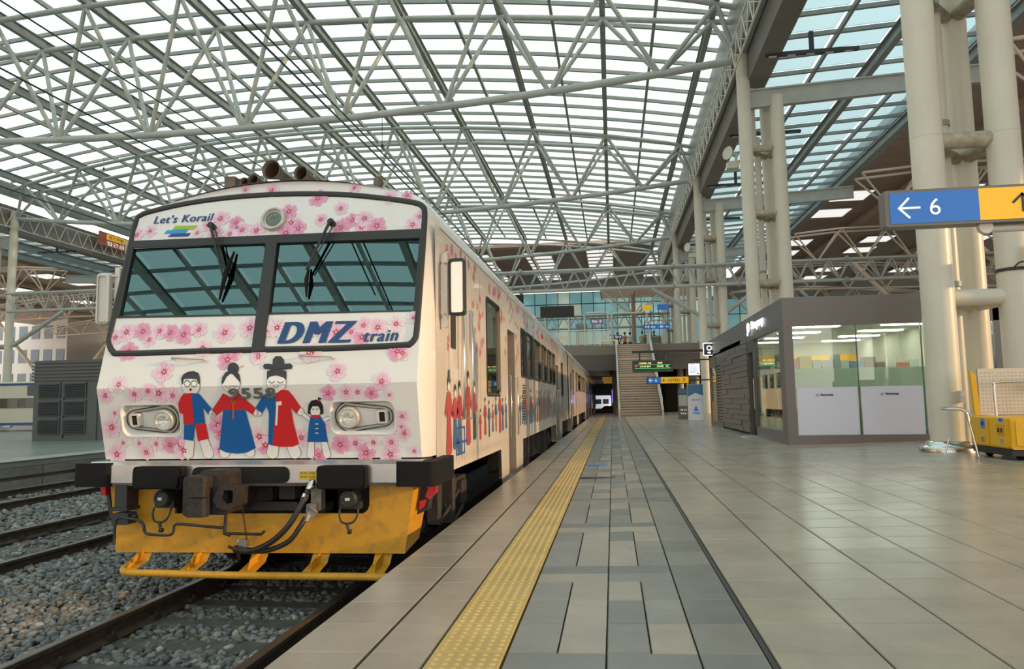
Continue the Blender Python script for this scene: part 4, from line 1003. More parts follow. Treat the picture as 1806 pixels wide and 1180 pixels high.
b = MB(); x, z = cq(1070, 800, 5.80); b.rbox(x - .035, x + .035, 5.77, 5.86, z - .06, z + .05, .02, 'y'); b.tube((x, 5.8, z), (x - .03, 5.76, z - .09), .025, 10); b.tube((x, 5.77, z + .02), (x + .07, 5.76, z - .02), .010, 6); b.rbox(x - .03, x + .06, 5.86, 5.95, z - .02, z + .20, .01, 'y'); obj('angle_cock', b, mat('dull_casting', (.33, .30, .26), .5, .5, var=.3, vscale=20), h2)
# safety chain
b = MB(); a = Vector((*cq(745, 800, 5.72), 0)); c = Vector((*cq(765, 945, 5.72), 0))
for k in range(10):
    t = k / 9; x = a.x + (c.x - a.x) * t; z = a.y + (c.y - a.y) * t; ax_ = (1, 0, 0) if k % 2 else (0, 1, 0)
    q = [(x + .009 * math.cos(u) * ax_[0], 5.72 + .009 * math.cos(u) * ax_[1], z + .014 * math.sin(u)) for u in np.linspace(0, 2 * PI, 9)]; b.path(q, .003, 5)
obj('safety_chain', b, CAST, cab)
b = MB(); x, z = cq(755, 955, 5.72); b.rbox(x - .035, x + .04, 5.68, 5.72, z - .035, z + .03, .015, 'y'); b.path([(x - .05, 5.7, z + .02), (x - .02, 5.69, z - .04), (x + .04, 5.69, z - .05)], .009, 6); obj('hose_hook', b, CHROME, cab)
# tail lamp brackets, red
REDM = mat('red_lamp_paint', (.55, .012, .018), .4)
for s, pts in ((1, [(1600, 668), (1665, 672), (1662, 720), (1630, 750), (1612, 740), (1625, 700)]), (1, [(1585, 760), (1612, 752), (1600, 790), (1582, 803)]), (-1, [(78, 668), (103, 672), (105, 735), (82, 730)])):
    P = [cq(*p, 6.12) for p in pts]; b = MB(); b.loft([[(x, 6.10, z) for x, z in P], [(x, 6.16, z) for x, z in P]]); b.poly([(x, 6.10, z) for x, z in P]); obj('red_marker', b, REDM, cab)
P = [cq(*p, 6.2) for p in [(1575, 665), (1640, 665), (1625, 800), (1560, 830)]]; b = MB(); b.loft([[(x, 6.17, z) for x, z in P], [(x, 6.3, z) for x, z in P]], cap=True); obj('marker_bracket', b, DARK, cab)
P = [cq(*p, 6.2) for p in [(103, 665), (118, 665), (140, 830), (125, 835)]]; b = MB(); b.loft([[(x, 6.17, z) for x, z in P], [(x, 6.3, z) for x, z in P]], cap=True); obj('marker_bracket', b, DARK, cab)

# horns on the roof
HB = mat('weathered_brass_horn', (.16, .12, .085), .5, .6, var=.3, vscale=10)
for (x, y, r, Y) in ((478, 299, .105, 6.7), (530, 305, .08, 6.85), (446, 317, .062, 6.75), (430, 322, .055, 6.75)):
    p = atY(x, y, Y); b = MB(); b.lathe([(r * .2, .55), (r * .28, .35), (r * .5, .18), (r * .85, .05), (r, 0), (r * .92, -.005), (r * .8, .05), (r * .4, .2), (.01, .25)], p, (.12, 1, .0), 22)
    b.box(p[0] - .02, p[0] + .04, p[1] + .3, p[1] + .36, 3.66, p[2] + .0); obj('air_horn', b, HB, cab)
p = atY(407, 322, 6.9); b = MB(); b.rbox(p[0] - .06, p[0] + .06, 6.88, 7.1, 3.6, p[2] + .06, .01, 'y'); obj('roof_box', b, HB, cab)
p = atY(667, 322, 7.2); b = MB(); b.lathe([(.05, -.05), (.05, .03), (.03, .06)], p, n=14); b.tube((p[0], p[1], 3.55), tuple(p), .03, 8); obj('roof_vent', b, HB, cab)

# mirrors
def mirror(side, frame, glass, Y, face):
    P = [atY(x, y, Y) for x, y in frame]; xs = [p[0] for p in P]; zs = [p[2] for p in P]; x0, x1, z0, z1 = min(xs), max(xs), min(zs), max(zs)
    b = MB(); O = rrect(x0, x1, z0, z1, .035, 4); I = rrect(x0 + .022, x1 - .022, z0 + .028, z1 - .028, .02, 4)
    b.loft([[(u, Y + .05, v) for u, v in O], [(u, Y, v) for u, v in O], [(u, Y - .01, v) for u, v in I], [(u, Y + .01, v) for u, v in I]]); b.poly([(u, Y + .05, v) for u, v in O])
    m = obj('wing_mirror', b, SEAL if side > 0 else BZ, cab)
    b = MB(); b.poly([(u, Y + .008, v) for u, v in I]); obj('mirror_glass', b, face, m)
    sx_ = -1 if side > 0 else 1; xx = x0 if side > 0 else x1
    b = MB()
    for z in (z1 - .03, z0 + .02): b.path([(xx, Y + .03, z), (xx + sx_ * .05, Y + .06, z), (XT + side * 1.47, Y + .12, z + (.03 if z > 2.5 else -.05))], .014, 8)
    b.rbox(min(xx + sx_ * .02, xx + sx_ * .07), max(xx + sx_ * .02, xx + sx_ * .07), Y + .05, Y + .10, z0 - .10, z1 + .06, .015, 'y'); b.path([(xx + sx_ * .05, Y + .07, z1 + .05), (xx + sx_ * .05, Y + .2, z1 + .10), (XT + side * 1.5, Y + .35, z1 + .05)], .012, 6)
    obj('mirror_bracket', b, BZ, m)
mirror(1, [(790, 456), (821, 556)], None, 6.3, mat('mirror_face', (.82, .74, .62), .2, .6))
mirror(-1, [(171, 482), (190, 572)], None, 6.25, mat('mirror_back', (.62, .60, .55), .35))

# ---- car side with openings, used for every car
def side_panel(side, y0, y1, opens, cut, car, m=TWS, zt=3.18):
    """side wall as one sheet; opens are (y0,y1,z0,z1,r); cut is the lower edge as (y,z) steps"""
    X = XT + side * HW
    outer = [(y0, zt), (y0, cut[0][1])] + [p for p in cut] + [(y1, cut[-1][1]), (y1, zt)]
    q = []; 
    for p in outer:
        if not q or (abs(p[0] - q[-1][0]) + abs(p[1] - q[-1][1])) > 1e-4: q.append(p)
    b = MB(); b.holed(q, [rrect(*o_[:4], o_[4], 3) for o_ in opens], lambda u, v: (X, u, v)); s = obj('side_panel', b, m, car)
    for (a, c, z0, z1, r, kind) in opens:
        o_ = rrect(a, c, z0, z1, r, 3)
        if kind == 'w':
            i_ = rrect(a + .035, c - .035, z0 + .035, z1 - .035, max(r - .02, .01), 3); b = MB()
            b.loft([[(X + side * .006, u, v) for u, v in rrect(a - .02, c + .02, z0 - .02, z1 + .02, r + .01, 3)], [(X + side * .012, u, v) for u, v in o_], [(X - side * .03, u, v) for u, v in i_]]); wf = obj('window_frame', b, SEAL, car)
            b = MB(); b.poly([(X - side * .02, u, v) for u, v in i_]); obj('window_pane', b, GLS, wf)
        else:
            b = MB(); b.loft([[(X, u, v) for u, v in o_], [(X - side * .16, u, v) for u, v in o_]]); b.poly([(X - side * .16, u, v) for u, v in o_]); dr = obj('door', b, mat('door_recess', (.30, .26, .21), .4, var=.15), car)
            b = MB(); ww = (c - a); b.rbox(X - side * .16 - .006, X - side * .16 + .006, a + ww * .25, c - ww * .25, z1 - .95, z1 - .25, .04, 'x'); obj('door_window', b, mat('dark_door_glass', (.02, .025, .025), .08), dr)
            for yy in (a + .10, c + .08):
                b = MB(); b.path([(X - side * .16 if yy < c else X, yy, z0 + .6), (X + side * .03, yy, z0 + .6), (X + side * .03, yy, z1 - .7), (X - side * .16 if yy < c else X, yy, z1 - .7)], .014, 6); obj('door_rail', b, CHROME, dr)
    return s
W1 = [(8.80, 9.86, 1.66, 2.88, .06, 'w'), (10.62, 11.40, .44, 2.66, .03, 'd'), (12.20, 12.85, 2.0, 2.82, .05, 'w'), (12.99, 14.08, 2.0, 2.82, .06, 'w'), (14.28, 15.60, 2.0, 2.81, .06, 'w'), (15.85, 17.0, 2.0, 2.81, .06, 'w'), (17.25, 18.45, 2.0, 2.80, .06, 'w'), (18.7, 19.55, 2.0, 2.8, .06, 'w'), (19.85, 20.75, .45, 2.56, .03, 'd'), (21.9, 22.6, 1.7, 2.72, .05, 'w')]
CUT1 = [(6.20, .93), (9.85, .92), (9.92, .42), (12.25, .38), (12.32, .93), (19.55, .93), (19.6, .40), (21.9, .40), (21.95, .93), (25.0, .93)]
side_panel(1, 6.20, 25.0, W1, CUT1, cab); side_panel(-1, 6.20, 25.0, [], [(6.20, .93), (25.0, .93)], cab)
# saloon interior glimpsed through the windows
b = MB(); b.box(XT - 1.4, XT + 1.38, 8.2, 24.9, .95, 1.0); b.box(XT - 1.45, XT - 1.40, 8.2, 24.9, 1, 3.2); b.box(XT - 1.4, XT + 1.3, 8.2, 8.25, 1, 3.2); obj('saloon_lining', b, mat('saloon_lining', (.16, .13, .10), .7), cab)
b = MB(); b.box(XT - 1.45, XT + 1.45, 24.95, 25.0, .5, 3.3); obj('end_wall', b, UND, cab)
b = MB(); b.tube((XT + 1.47, 25, 2), (XT + 1.47, 25.01, 2), .01, 4)
# cab side handrails, small window and recess step
for (a, c, Y, z0, z1) in ((0, 0, 7.12, 1.40, 2.46), (0, 0, 7.56, 1.40, 2.56)):
    b = MB(); X = XT + HW + .06; b.path([(X - .07, Y, z1), (X, Y, z1 - .01), (X, Y, z0 + .01), (X - .07, Y, z0)], .015, 8); obj('handrail', b, CHROME, cab)
b = MB(); b.rbox(XT + HW - .01, XT + HW + .008, 6.80, 7.0, 2.10, 2.55, .03, 'x'); obj('cab_side_window', b, SEAL, cab)
b = MB(); X = XT + HW; b.loft([[(X + .006, u, v) for u, v in rrect(6.98, 7.40, 1.05, 1.33, .02, 2)], [(X + .006, u, v) for u, v in rrect(7.0, 7.38, 1.07, 1.31, .02, 2)], [(X - .004, u, v) for u, v in rrect(7.0, 7.38, 1.07, 1.31, .02, 2)]]); b.tube((X + .03, 7.0, 1.18), (X + .03, 7.38, 1.18), .012, 6); obj('step_recess', b, mat('step_blue', (.02, .11, .33), .4), cab)
for Yp in (6.7, 7.28, 7.85, 8.35):
    b = MB(); b.box(X - .001, X + .003, Yp, Yp + .006, 1.0, 3.1); obj('panel_seam', b, mat('seam_grey', (.42, .37, .32), .5), cab)
b = MB()
for k in range(14): b.box(X, X + .012, 12.35, 12.72, 1.25 + k * .045, 1.27 + k * .045)
obj('side_louvre', b, SEAL, cab)
b = MB(); b.rbox(X, X + .02, 16.0, 16.1, 2.95, 3.03, .02, 'x'); obj('door_signal_lamp', b, REDM, cab)
b = MB(); y = 6.5
sp = MB(); rs_ = random.Random(11)
def sfn(u, v): return Vector((XT + HW + .003, u, v))
def inwin(u, v, r=.0): return any(a - .05 - r < u < c + .05 + r and z0 - .05 - r < v < z1 + .05 + r for a, c, z0, z1, *_ in W1)
ffn = None
for k in range(380):
    u = 6.6 + 14 * rs_.random() ** 1.3; v = rs_.uniform(1.95, 3.14); 
    if u > 8 and v < 2.7 and rs_.random() < .45: continue
    if inwin(u, v, .06) or (u < 7.8 and v < 2.9 and 6.75 < u): continue
    flower(sp, u, v, rs_.uniform(.04, .075), sfn, rs_.uniform(0, 6), .5)
obj('flower_print', sp, PRINT, cab)
# rows of small figures along the side
fs = MB(); RD2 = (.50, .05, .05); BL2 = (.05, .13, .33)
def quad(mb, pts, col, off=.005): 
    mb.cc = col; tr = tessellate_polygon([[Vector((p[0], p[1], 0)) for p in pts]]); mb.add([(XT + HW + off, p[0], p[1]) for p in pts], [tuple(t) for t in tr])
def person_print(y, zb, h, kind, c0_, c1_):
    global fs
    keep = fs; fs = MB()
    w = h * .20
    quad(fs, ell(y, zb + h * .87, h * .075, h * .085, 14), OUT, .004); quad(fs, ell(y, zb + h * .87, h * .07, h * .08, 14), W_, .005)
    quad(fs, [(y - h * .075, zb + h * .86), (y - h * .07, zb + h * .95), (y, zb + h * 1.0), (y + h * .07, zb + h * .95), (y + h * .075, zb + h * .86), (y, zb + h * .92)], HR, .006)
    if kind == 'hat': quad(fs, [(y - h * .13, zb + h * .93), (y - h * .04, zb + h * .95), (y - h * .03, zb + h * 1.06), (y + h * .05, zb + h * 1.06), (y + h * .06, zb + h * .95), (y + h * .13, zb + h * .92)], (.05, .06, .12), .007)
    quad(fs, [(y - w * .45, zb + h * .78), (y + w * .45, zb + h * .78), (y + w * 1.15, zb + h * .52), (y + w * .85, zb + h * .47), (y + w * .5, zb + h * .58), (y + w * .5, zb + h * .45), (y - w * .5, zb + h * .45), (y - w * .5, zb + h * .58), (y - w * .85, zb + h * .47), (y - w * 1.15, zb + h * .52)], c0_, .006)
    if kind == 'trousers':
        quad(fs, [(y - w * .5, zb + h * .46), (y - w * .05, zb + h * .46), (y - w * .1, zb), (y - w * .45, zb)], c1_, .005); quad(fs, [(y + w * .05, zb + h * .46), (y + w * .5, zb + h * .46), (y + w * .45, zb), (y + w * .1, zb)], c1_, .005)
    else: quad(fs, [(y - w * .5, zb + h * .46), (y + w * .5, zb + h * .46), (y + w * .78, zb + h * .04), (y + w * .4, zb), (y - w * .4, zb), (y - w * .78, zb + h * .04)], c1_, .005)
    obj('figure_print', fs, PRINT, cab); fs = keep
person_print(6.68, 1.08, .76, 'hat', RD2, RD2); person_print(6.95, 1.12, .64, 'robe', RD2, BL2); person_print(7.16, 1.06, .74, 'robe', RD2, BL2); person_print(7.60, 1.12, .80, 'robe', RD2, RD2)
yy = 7.95
while yy < 19.4:
    if not (10.45 < yy < 11.55):
        hh = rs_.choice((.36, .50, .62, .66, .46)); person_print(yy, 1.16 + rs_.uniform(-.03, .03), hh, rs_.choice(('robe', 'trousers', 'robe')), rs_.choice((RD2, BL2)), rs_.choice((RD2, BL2, (.05, .05, .07) if hh > .6 else BL2)))
    yy += rs_.uniform(.22, .36)
for k in range(26):
    u = 6.6 + k * .13; quad(fs, [(u, .98), (u + .012, .98), (u + .012, 1.06), (u, 1.06)], (.45, .40, .36), .004)
obj('panel_ticks', fs, PRINT, cab, kind='stuff')

# underframe gear and bogies
def bogie(yc, car):
    for s in (-1, 1):
        b = MB(); X = XT + s * 1.0
        b.rbox(X - .06, X + .06, yc - 1.45, yc + 1.45, .40, .62, .04, 'x'); b.rbox(X - .10, X + .10, yc - .35, yc + .35, .30, .80, .05, 'x')
        for dy in (-1.05, 1.05): b.rbox(X - .12, X + .12, yc + dy - .17, yc + dy + .17, .30, .58, .06, 'x'); b.tube((X, yc + dy * .62, .45), (X, yc + dy * .62, .85), .08, 12)
        b.tube((X + s * .14, yc - .6, .42), (X + s * .14, yc + .2, .78), .045, 10)
        fr = obj('bogie_frame', b, UND, car)
    for dy in (-1.05, 1.05):
        b = MB()
        for s in (-1, 1): b.lathe([(.43, -.07), (.46, -.065), (.46, -.04), (.43, -.035), (.43, .06), (.38, .065), (.36, .03), (.12, .03), (.10, .09)], (XT + s * .755, yc + dy, .43), (s, 0, 0), 26)
        b.tube((XT - .75, yc + dy, .43), (XT + .75, yc + dy, .43), .08, 10); obj('wheelset', b, mat('wheel_steel', (.06, .05, .045), .5, .5, var=.3), fr)
def gear(y0, y1, car):
    b = MB(); rr = random.Random(int(y0 * 10)); y = y0
    while y < y1 - .5:
        L = rr.uniform(.5, 1.4); L = min(L, y1 - y); d = rr.uniform(.1, .35); z0 = rr.uniform(.30, .45)
        if rr.random() < .3: b.tube((XT + HW - d - .2, y, .6), (XT + HW - d - .2, y + L * .9, .6), .19, 14)
        else: b.rbox(XT + HW - d - .4, XT + HW - d, y, y + L * .9, z0, .92, .03, 'x')
        for q in range(2): yb = y + rr.uniform(0, L * .8); b.rbox(XT + HW - d, XT + HW - d + .05, yb, yb + rr.uniform(.08, .3), rr.uniform(.45, .6), rr.uniform(.65, .85), .01, 'x')
        y += L
    obj('underfloor_gear', b, UND, car)
b = MB(); b.box(XT - 1.3, XT + 1.3, 6.5, 25.0, .93, 1.02); b.box(XT - .5, XT + .5, 6.5, 25.0, .5, .93); obj('underframe', b, UND, cab)
bogie(8.2, cab); gear(12.4, 19.5, cab); bogie(23.0, cab)
b = MB(); X = XT + HW
for (yy, z0, z1, dd) in ((6.62, .45, .92, .10), (6.9, .5, .9, .16), (7.15, .38, .85, .08), (7.5, .5, .9, .2)): b.rbox(X - dd - .10, X - dd, yy, yy + .14, z0, z1, .02, 'x'); b.tube((X - dd, yy + .07, z0), (X - dd, yy + .5, z0 + .1), .02, 6)
b.lathe([(.09, 0), (.10, .08), (.10, .3), (.07, .36)], (X - .25, 7.0, .45), (0, 0, 1), 14); obj('sanding_gear', b, UND, cab)

# following cars
def follow(y0, y1, label):
    car = thing('railcar', label, 'train', (XT, y0, 0), 'cars of the white train')
    L = y1 - y0; b = MB(); full = [p for p in R2 if p[1] > 3.13]
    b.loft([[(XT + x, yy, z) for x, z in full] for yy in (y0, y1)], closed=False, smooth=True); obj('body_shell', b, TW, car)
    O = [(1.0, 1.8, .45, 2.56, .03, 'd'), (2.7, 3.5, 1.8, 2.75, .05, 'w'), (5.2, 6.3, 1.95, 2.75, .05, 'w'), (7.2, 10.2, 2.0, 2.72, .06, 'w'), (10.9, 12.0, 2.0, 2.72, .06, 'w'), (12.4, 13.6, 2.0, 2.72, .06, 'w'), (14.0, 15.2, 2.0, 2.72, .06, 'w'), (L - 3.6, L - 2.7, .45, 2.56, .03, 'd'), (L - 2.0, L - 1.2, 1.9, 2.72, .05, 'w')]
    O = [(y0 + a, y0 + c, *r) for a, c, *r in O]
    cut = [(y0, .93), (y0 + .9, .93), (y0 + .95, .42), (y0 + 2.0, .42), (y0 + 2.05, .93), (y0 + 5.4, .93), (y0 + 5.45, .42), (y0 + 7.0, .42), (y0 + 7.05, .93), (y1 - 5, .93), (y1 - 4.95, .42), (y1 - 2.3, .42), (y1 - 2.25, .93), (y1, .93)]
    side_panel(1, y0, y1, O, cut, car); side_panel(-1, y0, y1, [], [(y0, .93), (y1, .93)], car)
    b = MB(); b.box(XT - 1.45, XT + 1.45, y0, y0 + .04, .5, 3.3); b.box(XT - 1.45, XT + 1.45, y1 - .04, y1, .5, 3.3); b.box(XT - 1.3, XT + 1.3, y0, y1, .93, 1.02); b.box(XT - .5, XT + .5, y0, y1, .5, .93); b.box(XT - 1.45, XT - 1.4, y0, y1, 1, 3.2); obj('underframe', b, UND, car)
    bogie(y0 + 3.4, car); gear(y0 + 7.2, y1 - 5.2, car)
    b = MB(); b.box(XT - 1.2, XT + 1.2, y0 - .55, y0, .9, 3.1); obj('gangway', b, mat('gangway_bellows', (.03, .03, .03), .8), car)
    return car
follow(25.5, 45.3, 'second railcar, plain pale side, directly behind the front car')
follow(45.8, 65.6, 'last visible railcar at the far end, running under the deck')
# ---------------------------------------------------------------- kiosk
KG = mat('kiosk_grey_cladding', (.150, .142, .145), .38, var=.06, vscale=.6)
KX, KY, KX2, KY2 = 3.24, 14.19, 7.1, 24.9
k = thing('kiosk', 'grey clad convenience kiosk with glass front and lit interior', 'kiosk', (KX, KY, .66))
zt = 3.45
def kfloor(x): return zf(x)
b = MB(); b.box(KX, KX2, KY, KY + .12, 2.90, zt); b.box(KX, KX + .12, KY, KY2, 2.90, zt + .0); obj('fascia', b, KG, k)
b = MB(); b.box(KX + .05, KX2, KY + .05, KY2, zt - .12, zt - .05); obj('roof_slab', b, KG, k)
b = MB(); b.box(KX, KX2, KY, KY + .12, kfloor(KX) - .06, .84); b.box(KX, KX + .10, KY, 17.28, kfloor(KX) - .06, .90); obj('plinth', b, KG, k)
b = MB(); b.add([(KX, KY - .004, .6), (KX + .17, KY - .004, .6), (KX + .17, KY + .12, .6), (KX + .12, KY + .12, .6), (KX + .12, KY + .38, .6), (KX - .004, KY + .38, .6)] + [(KX, KY - .004, zt), (KX + .17, KY - .004, zt), (KX + .17, KY + .12, zt), (KX + .12, KY + .12, zt), (KX + .12, KY + .38, zt), (KX - .004, KY + .38, zt)], [(0, 1, 7, 6), (1, 2, 8, 7), (2, 3, 9, 8), (3, 4, 10, 9), (4, 5, 11, 10), (5, 0, 6, 11), (6, 7, 8, 9, 10, 11)]); obj('corner_post', b, KG, k)
b = MB(); b.box(KX2 - .16, KX2, KY, KY + .12, .6, zt); obj('corner_post', b, KG, k)
KGL = glassy('shop_glass', .86, (.88, .97, .90), (.95, 1, .95), .01, fres=1.45, base=.10)
FROST = glassy('frosted_film', .25, (.85, .95, .85), difw=.5, dif=(.62, .68, .58), trl=.5, trlcol=(.85, .92, .82), base=.05, rough=.3); PANW = mat('white_window_film', (.56, .61, .78), .3)
SEAMG = mat('green_glass_edge', (.06, .14, .09), .2)
gx = [3.41, 4.56, 5.70, KX2 - .16]
for i in range(3):
    x0, x1 = gx[i] + .006, gx[i + 1] - .006
    b = MB(); b.box(x0, x1, KY + .045, KY + .057, .84, 2.90); pane = obj('window_pane', b, KGL, k)
    b = MB(); b.box(x0 + .02, x1 - .02, KY + .036, KY + .043, .845, 1.735); fl_ = obj('white_film', b, PANW, pane)
    b = MB(); b.box(x0, x1, KY + .060, KY + .066, 1.735, 2.09); obj('frosted_band', b, FROST, pane)
    b = MB(); cx = x0 + .45; text_on(b, 'Storyway', lambda u, v, c: (cx + u, KY + .034, 1.56 + v), h=.058, fat=2, bold=.01)
    b.path([(cx - .055 + .022 * math.cos(t), KY + .034, 1.585 + .022 * math.sin(t)) for t in np.linspace(-1.0, 4.2, 12)], .004, 5); obj('film_lettering', b, mat('film_letter_grey', (.06, .06, .075), .5), pane)
    if i: b = MB(); b.box(gx[i] - .006, gx[i] + .006, KY + .03, KY + .07, .84, 2.90); obj('glass_joint', b, SEAMG, k)
# left wall: glazed bay, sliding door, slatted panel wall, louvre, end window
for (a, c) in ((14.58, 15.45), (15.46, 16.35), (16.36, 17.2)):
    b = MB(); b.box(KX + .04, KX + .052, a, c, .90, 2.90); obj('window_pane', b, KGL, k)
b = MB(); b.box(KX, KX + .12, 17.2, 17.28, .6, 2.9); b.box(KX, KX + .12, 17.9, 17.98, .6, 2.9); b.box(KX + .0, KX + .12, 17.28, 17.9, 2.62, 2.9); obj('door_frame', b, mat('door_frame_grey', (.10, .095, .09), .4, .3), k)
b = MB(); b.box(KX + .07, KX + .09, 17.30, 17.88, .68, 2.62); dr = obj('door', b, glassy('door_glass', .35, (.6, .65, .6), rough=.02, base=.12), k)
b = MB(); b.tube((KX + .02, 17.42, 1.3), (KX + .02, 17.42, 2.0), .016, 8); obj('door_handle', b, CHROME, dr)
b = MB(); b.box(KX - .35, KX + .02, 17.2, 17.9, zf(KX) - .02, zf(KX) + .035); obj('door_ramp', b, CHROME, k)
b = MB(); b.box(KX + .02, KX + .12, 17.98, 22.3, .6, 2.92); wl = obj('panel_wall', b, mat('dark_joint', (.03, .03, .03), .8), k)
rr = random.Random(4); z = .72
while z < 2.88:
    h = .135; y = 17.98; first = True
    while y < 22.28:
        L = rr.choice((.55, .8, 1.1, 1.4)); y1 = min(y + L, 22.3); b = MB(); off = rr.choice((0, .012, .02)); b.box(KX - off + .0, KX + .03, y + .004, y1 - .004, z + (.008 if off else .001), z + h - .002)
        obj('cladding_board', b, KG, wl); y = y1
    z += h
b = MB(); b.box(KX, KX + .1, 22.3, KY2, 2.55, 2.95); b.box(KX, KX + .1, 22.3, KY2, .6, .82); b.box(KX, KX + .1, 24.8, KY2, .6, 2.95); b.box(KX, KX + .1, 23.3, 23.38, .6, 2.95); obj('end_frame', b, KG, k)
b = MB(); b.box(KX + .02, KX + .1, 22.3, 23.3, .82, 2.55); lv = obj('louvre_panel', b, DARK, k)
z = .85
while z < 2.5:
    b = MB(); b.add([(KX + .0, 22.34, z), (KX + .0, 23.26, z), (KX + .03, 23.26, z + .05), (KX + .03, 22.34, z + .05), (KX + .005, 22.34, z - .012), (KX + .005, 23.26, z - .012)], [(0, 1, 2, 3), (0, 4, 5, 1)]); obj('louvre_slat', b, KG, lv); z += .09
b = MB(); b.box(KX + .03, KX + .05, 23.38, 24.8, .82, 1.45); obj('wood_panel', b, mat('pale_wood', (.42, .26, .15), .5, var=.15, vscale=8), k)
b = MB(); b.box(KX + .04, KX + .05, 23.38, 24.8, 1.45, 2.55); obj('window_pane', b, KGL, k)
# interior
b = MB(); b.box(KX + .1, KX2, KY + .1, KY2 - .1, zt - .35, zt - .32); obj('shop_ceiling', b, mat('shop_ceiling', (.62, .62, .55), .7), k)
b = MB(); b.box(KX + .1, KX2, 21.9, 22.0, .6, zt - .3); b.box(KX2 - .06, KX2, KY + .1, 22, .6, zt - .3); obj('shop_wall', b, mat('shop_wall', (.50, .46, .38), .7), k)
b = MB(); b.box(KX + .1, KX2 - .1, 21.85, 21.9, 2.25, 2.75); obj('orange_band', b, mat('orange_band', (.75, .38, .02), .5, emit=(.75, .38, .02), estr=.15), k)
b = MB(); b.box(KX + .1, KX2, KY + .1, 22, .62, .70); obj('shop_floor', b, mat('shop_floor', (.4, .38, .33), .3), k)
LAMP = mat('shop_light', (1, 1, 1), .5, emit=(1, .98, .93), estr=24)
for i in range(2):
    for j in range(5):
        x = KX + .75 + i * 1.85; y = KY + .7 + j * 1.5; b = MB(); b.box(x, x + .95, y, y + .2, zt - .375, zt - .35); obj('ceiling_light', b, LAMP, k)
WALLC = [(.5, .5, .46), (.12, .2, .3), (.5, .12, .06), (.10, .09, .08), (.6, .45, .1), (.35, .42, .4), (.55, .52, .5), (.2, .13, .08)]
def shelf(x0, x1, y0, y1, zs, label, group='shop shelves', depth_axis='y', seed=1):
    t = thing('display_shelf', label, 'shelf', ((x0 + x1) / 2, y0, .70), group); rr = random.Random(seed)
    b = MB(); b.box(x0, x1, y1 - .03, y1, .70, zs[-1] + .05); b.box(x0, x0 + .03, y0, y1, .70, zs[-1] + .05); b.box(x1 - .03, x1, y0, y1, .70, zs[-1] + .05); obj('shelf_frame', b, WHITE, t)
    for z in zs:
        b = MB(); b.box(x0 + .03, x1 - .03, y0, y1 - .03, z - .02, z); obj('shelf_board', b, WHITE, t)
    return t
GC = [mat('goods_%s' % n, c, .5) for n, c in zip(('grey', 'navy', 'red', 'dark', 'gold', 'sage', 'cream', 'brown'), WALLC)]
def goods(x0, x1, y0, y1, z, h0, h1, lab, grp, seed, w0=.12, w1=.3):
    rr = random.Random(seed); x = x0; i = 0
    while x < x1 - w0:
        w = rr.uniform(w0, w1); h = rr.uniform(h0, h1); b = MB(); b.rbox(x, min(x + w, x1), y0, y1, z + .003, z + h, .012, 'y', 2)
        g_ = rr.randrange(8); o = obj('package', b, GC[g_], origin=(x, y0, z)); tag(o, '%s package, %s from the left %s' % (('grey', 'navy blue', 'red', 'dark', 'golden', 'sage green', 'cream', 'brown')[g_], ('first', 'second', 'third', 'fourth', 'fifth', 'sixth', 'seventh', 'eighth', 'ninth', 'tenth', 'eleventh', 'twelfth', 'thirteenth', 'fourteenth', 'fifteenth')[i], lab), 'package', grp); x += w + .02; i += 1
shelf(3.5, 4.9, 16.2, 16.6, (1.0, 1.4, 1.85, 2.13), 'low white shop shelf behind the first kiosk window', seed=1)
goods(3.55, 4.85, 16.22, 16.5, 2.13, .18, .36, 'on the low shelf behind the first kiosk window', 'goods on the shelf behind the first window', 2)
shelf(5.0, 6.7, 16.8, 17.2, (1.0, 1.4, 1.85, 2.13), 'low white shop shelf behind the second kiosk window', seed=2)
goods(5.05, 6.65, 16.82, 17.1, 2.13, .12, .30, 'on the shelf behind the second kiosk window', 'goods on the shelf behind the second window', 3)
shelf(3.5, 6.8, 21.3, 21.75, (1.1, 1.6, 2.1, 2.5), 'long white wall shelf at the back of the shop', seed=3)
goods(3.55, 6.75, 21.35, 21.6, 2.1, .15, .36, 'on the back wall shelf', 'goods on the back wall shelf', 5, .15, .35)
shelf(3.7, 4.2, 17.9, 18.3, (1.0, 1.35, 1.7, 2.05), 'narrow white shelf just inside the kiosk door', seed=4)
for z in (1.0, 1.35, 1.7): goods(3.74, 4.15, 17.92, 18.15, z, .15, .28, '%s board of the shelf inside the kiosk door' % ('bottom' if z == 1.0 else 'middle' if z == 1.35 else 'top'), 'goods on the shelf by the door', int(z * 10), .08, .14)
b = MB()
for i in range(2):
    for j in range(3): b.rbox(3.42, 3.46, 14.75 + i * 1.2 + j * .33, 15.02 + i * 1.2 + j * .33, 1.2, 1.75, .01, 'x')
solo('magazine_rack', b, GC[3], 'dark rack of magazines inside the glazed left side of the kiosk', 'rack', (3.44, 15, 1.2))
# illuminated shop sign on the left wall
LIT = mat('lit_white_letters', (1, 1, 1), .5, emit=(1, .97, 1), estr=1.6)
b = MB(); p0 = atX(1330, 588, KX); p1 = atX(1357, 582, KX)
sg = thing('shop_sign', 'glowing white shop name letters on the grey left fascia of the kiosk', 'sign', (KX, 17.0, 3.1))
text_on(b, 'Storyway', lambda u, v, c: (KX - .03 - c * .5, 17.15 - u, 3.07 + v), w=1.35, h=.24, bold=.03, extrude=.06); obj('letters', b, LIT, sg)
b = MB(); b.path([(KX - .05, 17.40 + .09 * math.cos(t), 3.19 + .10 * math.sin(t)) for t in np.linspace(-1.0, 4.2, 14)], .02, 6); b.tube((KX - .05, 17.46, 3.10), (KX - .05, 17.52, 3.02), .02, 6); obj('logo_ring', b, LIT, sg)
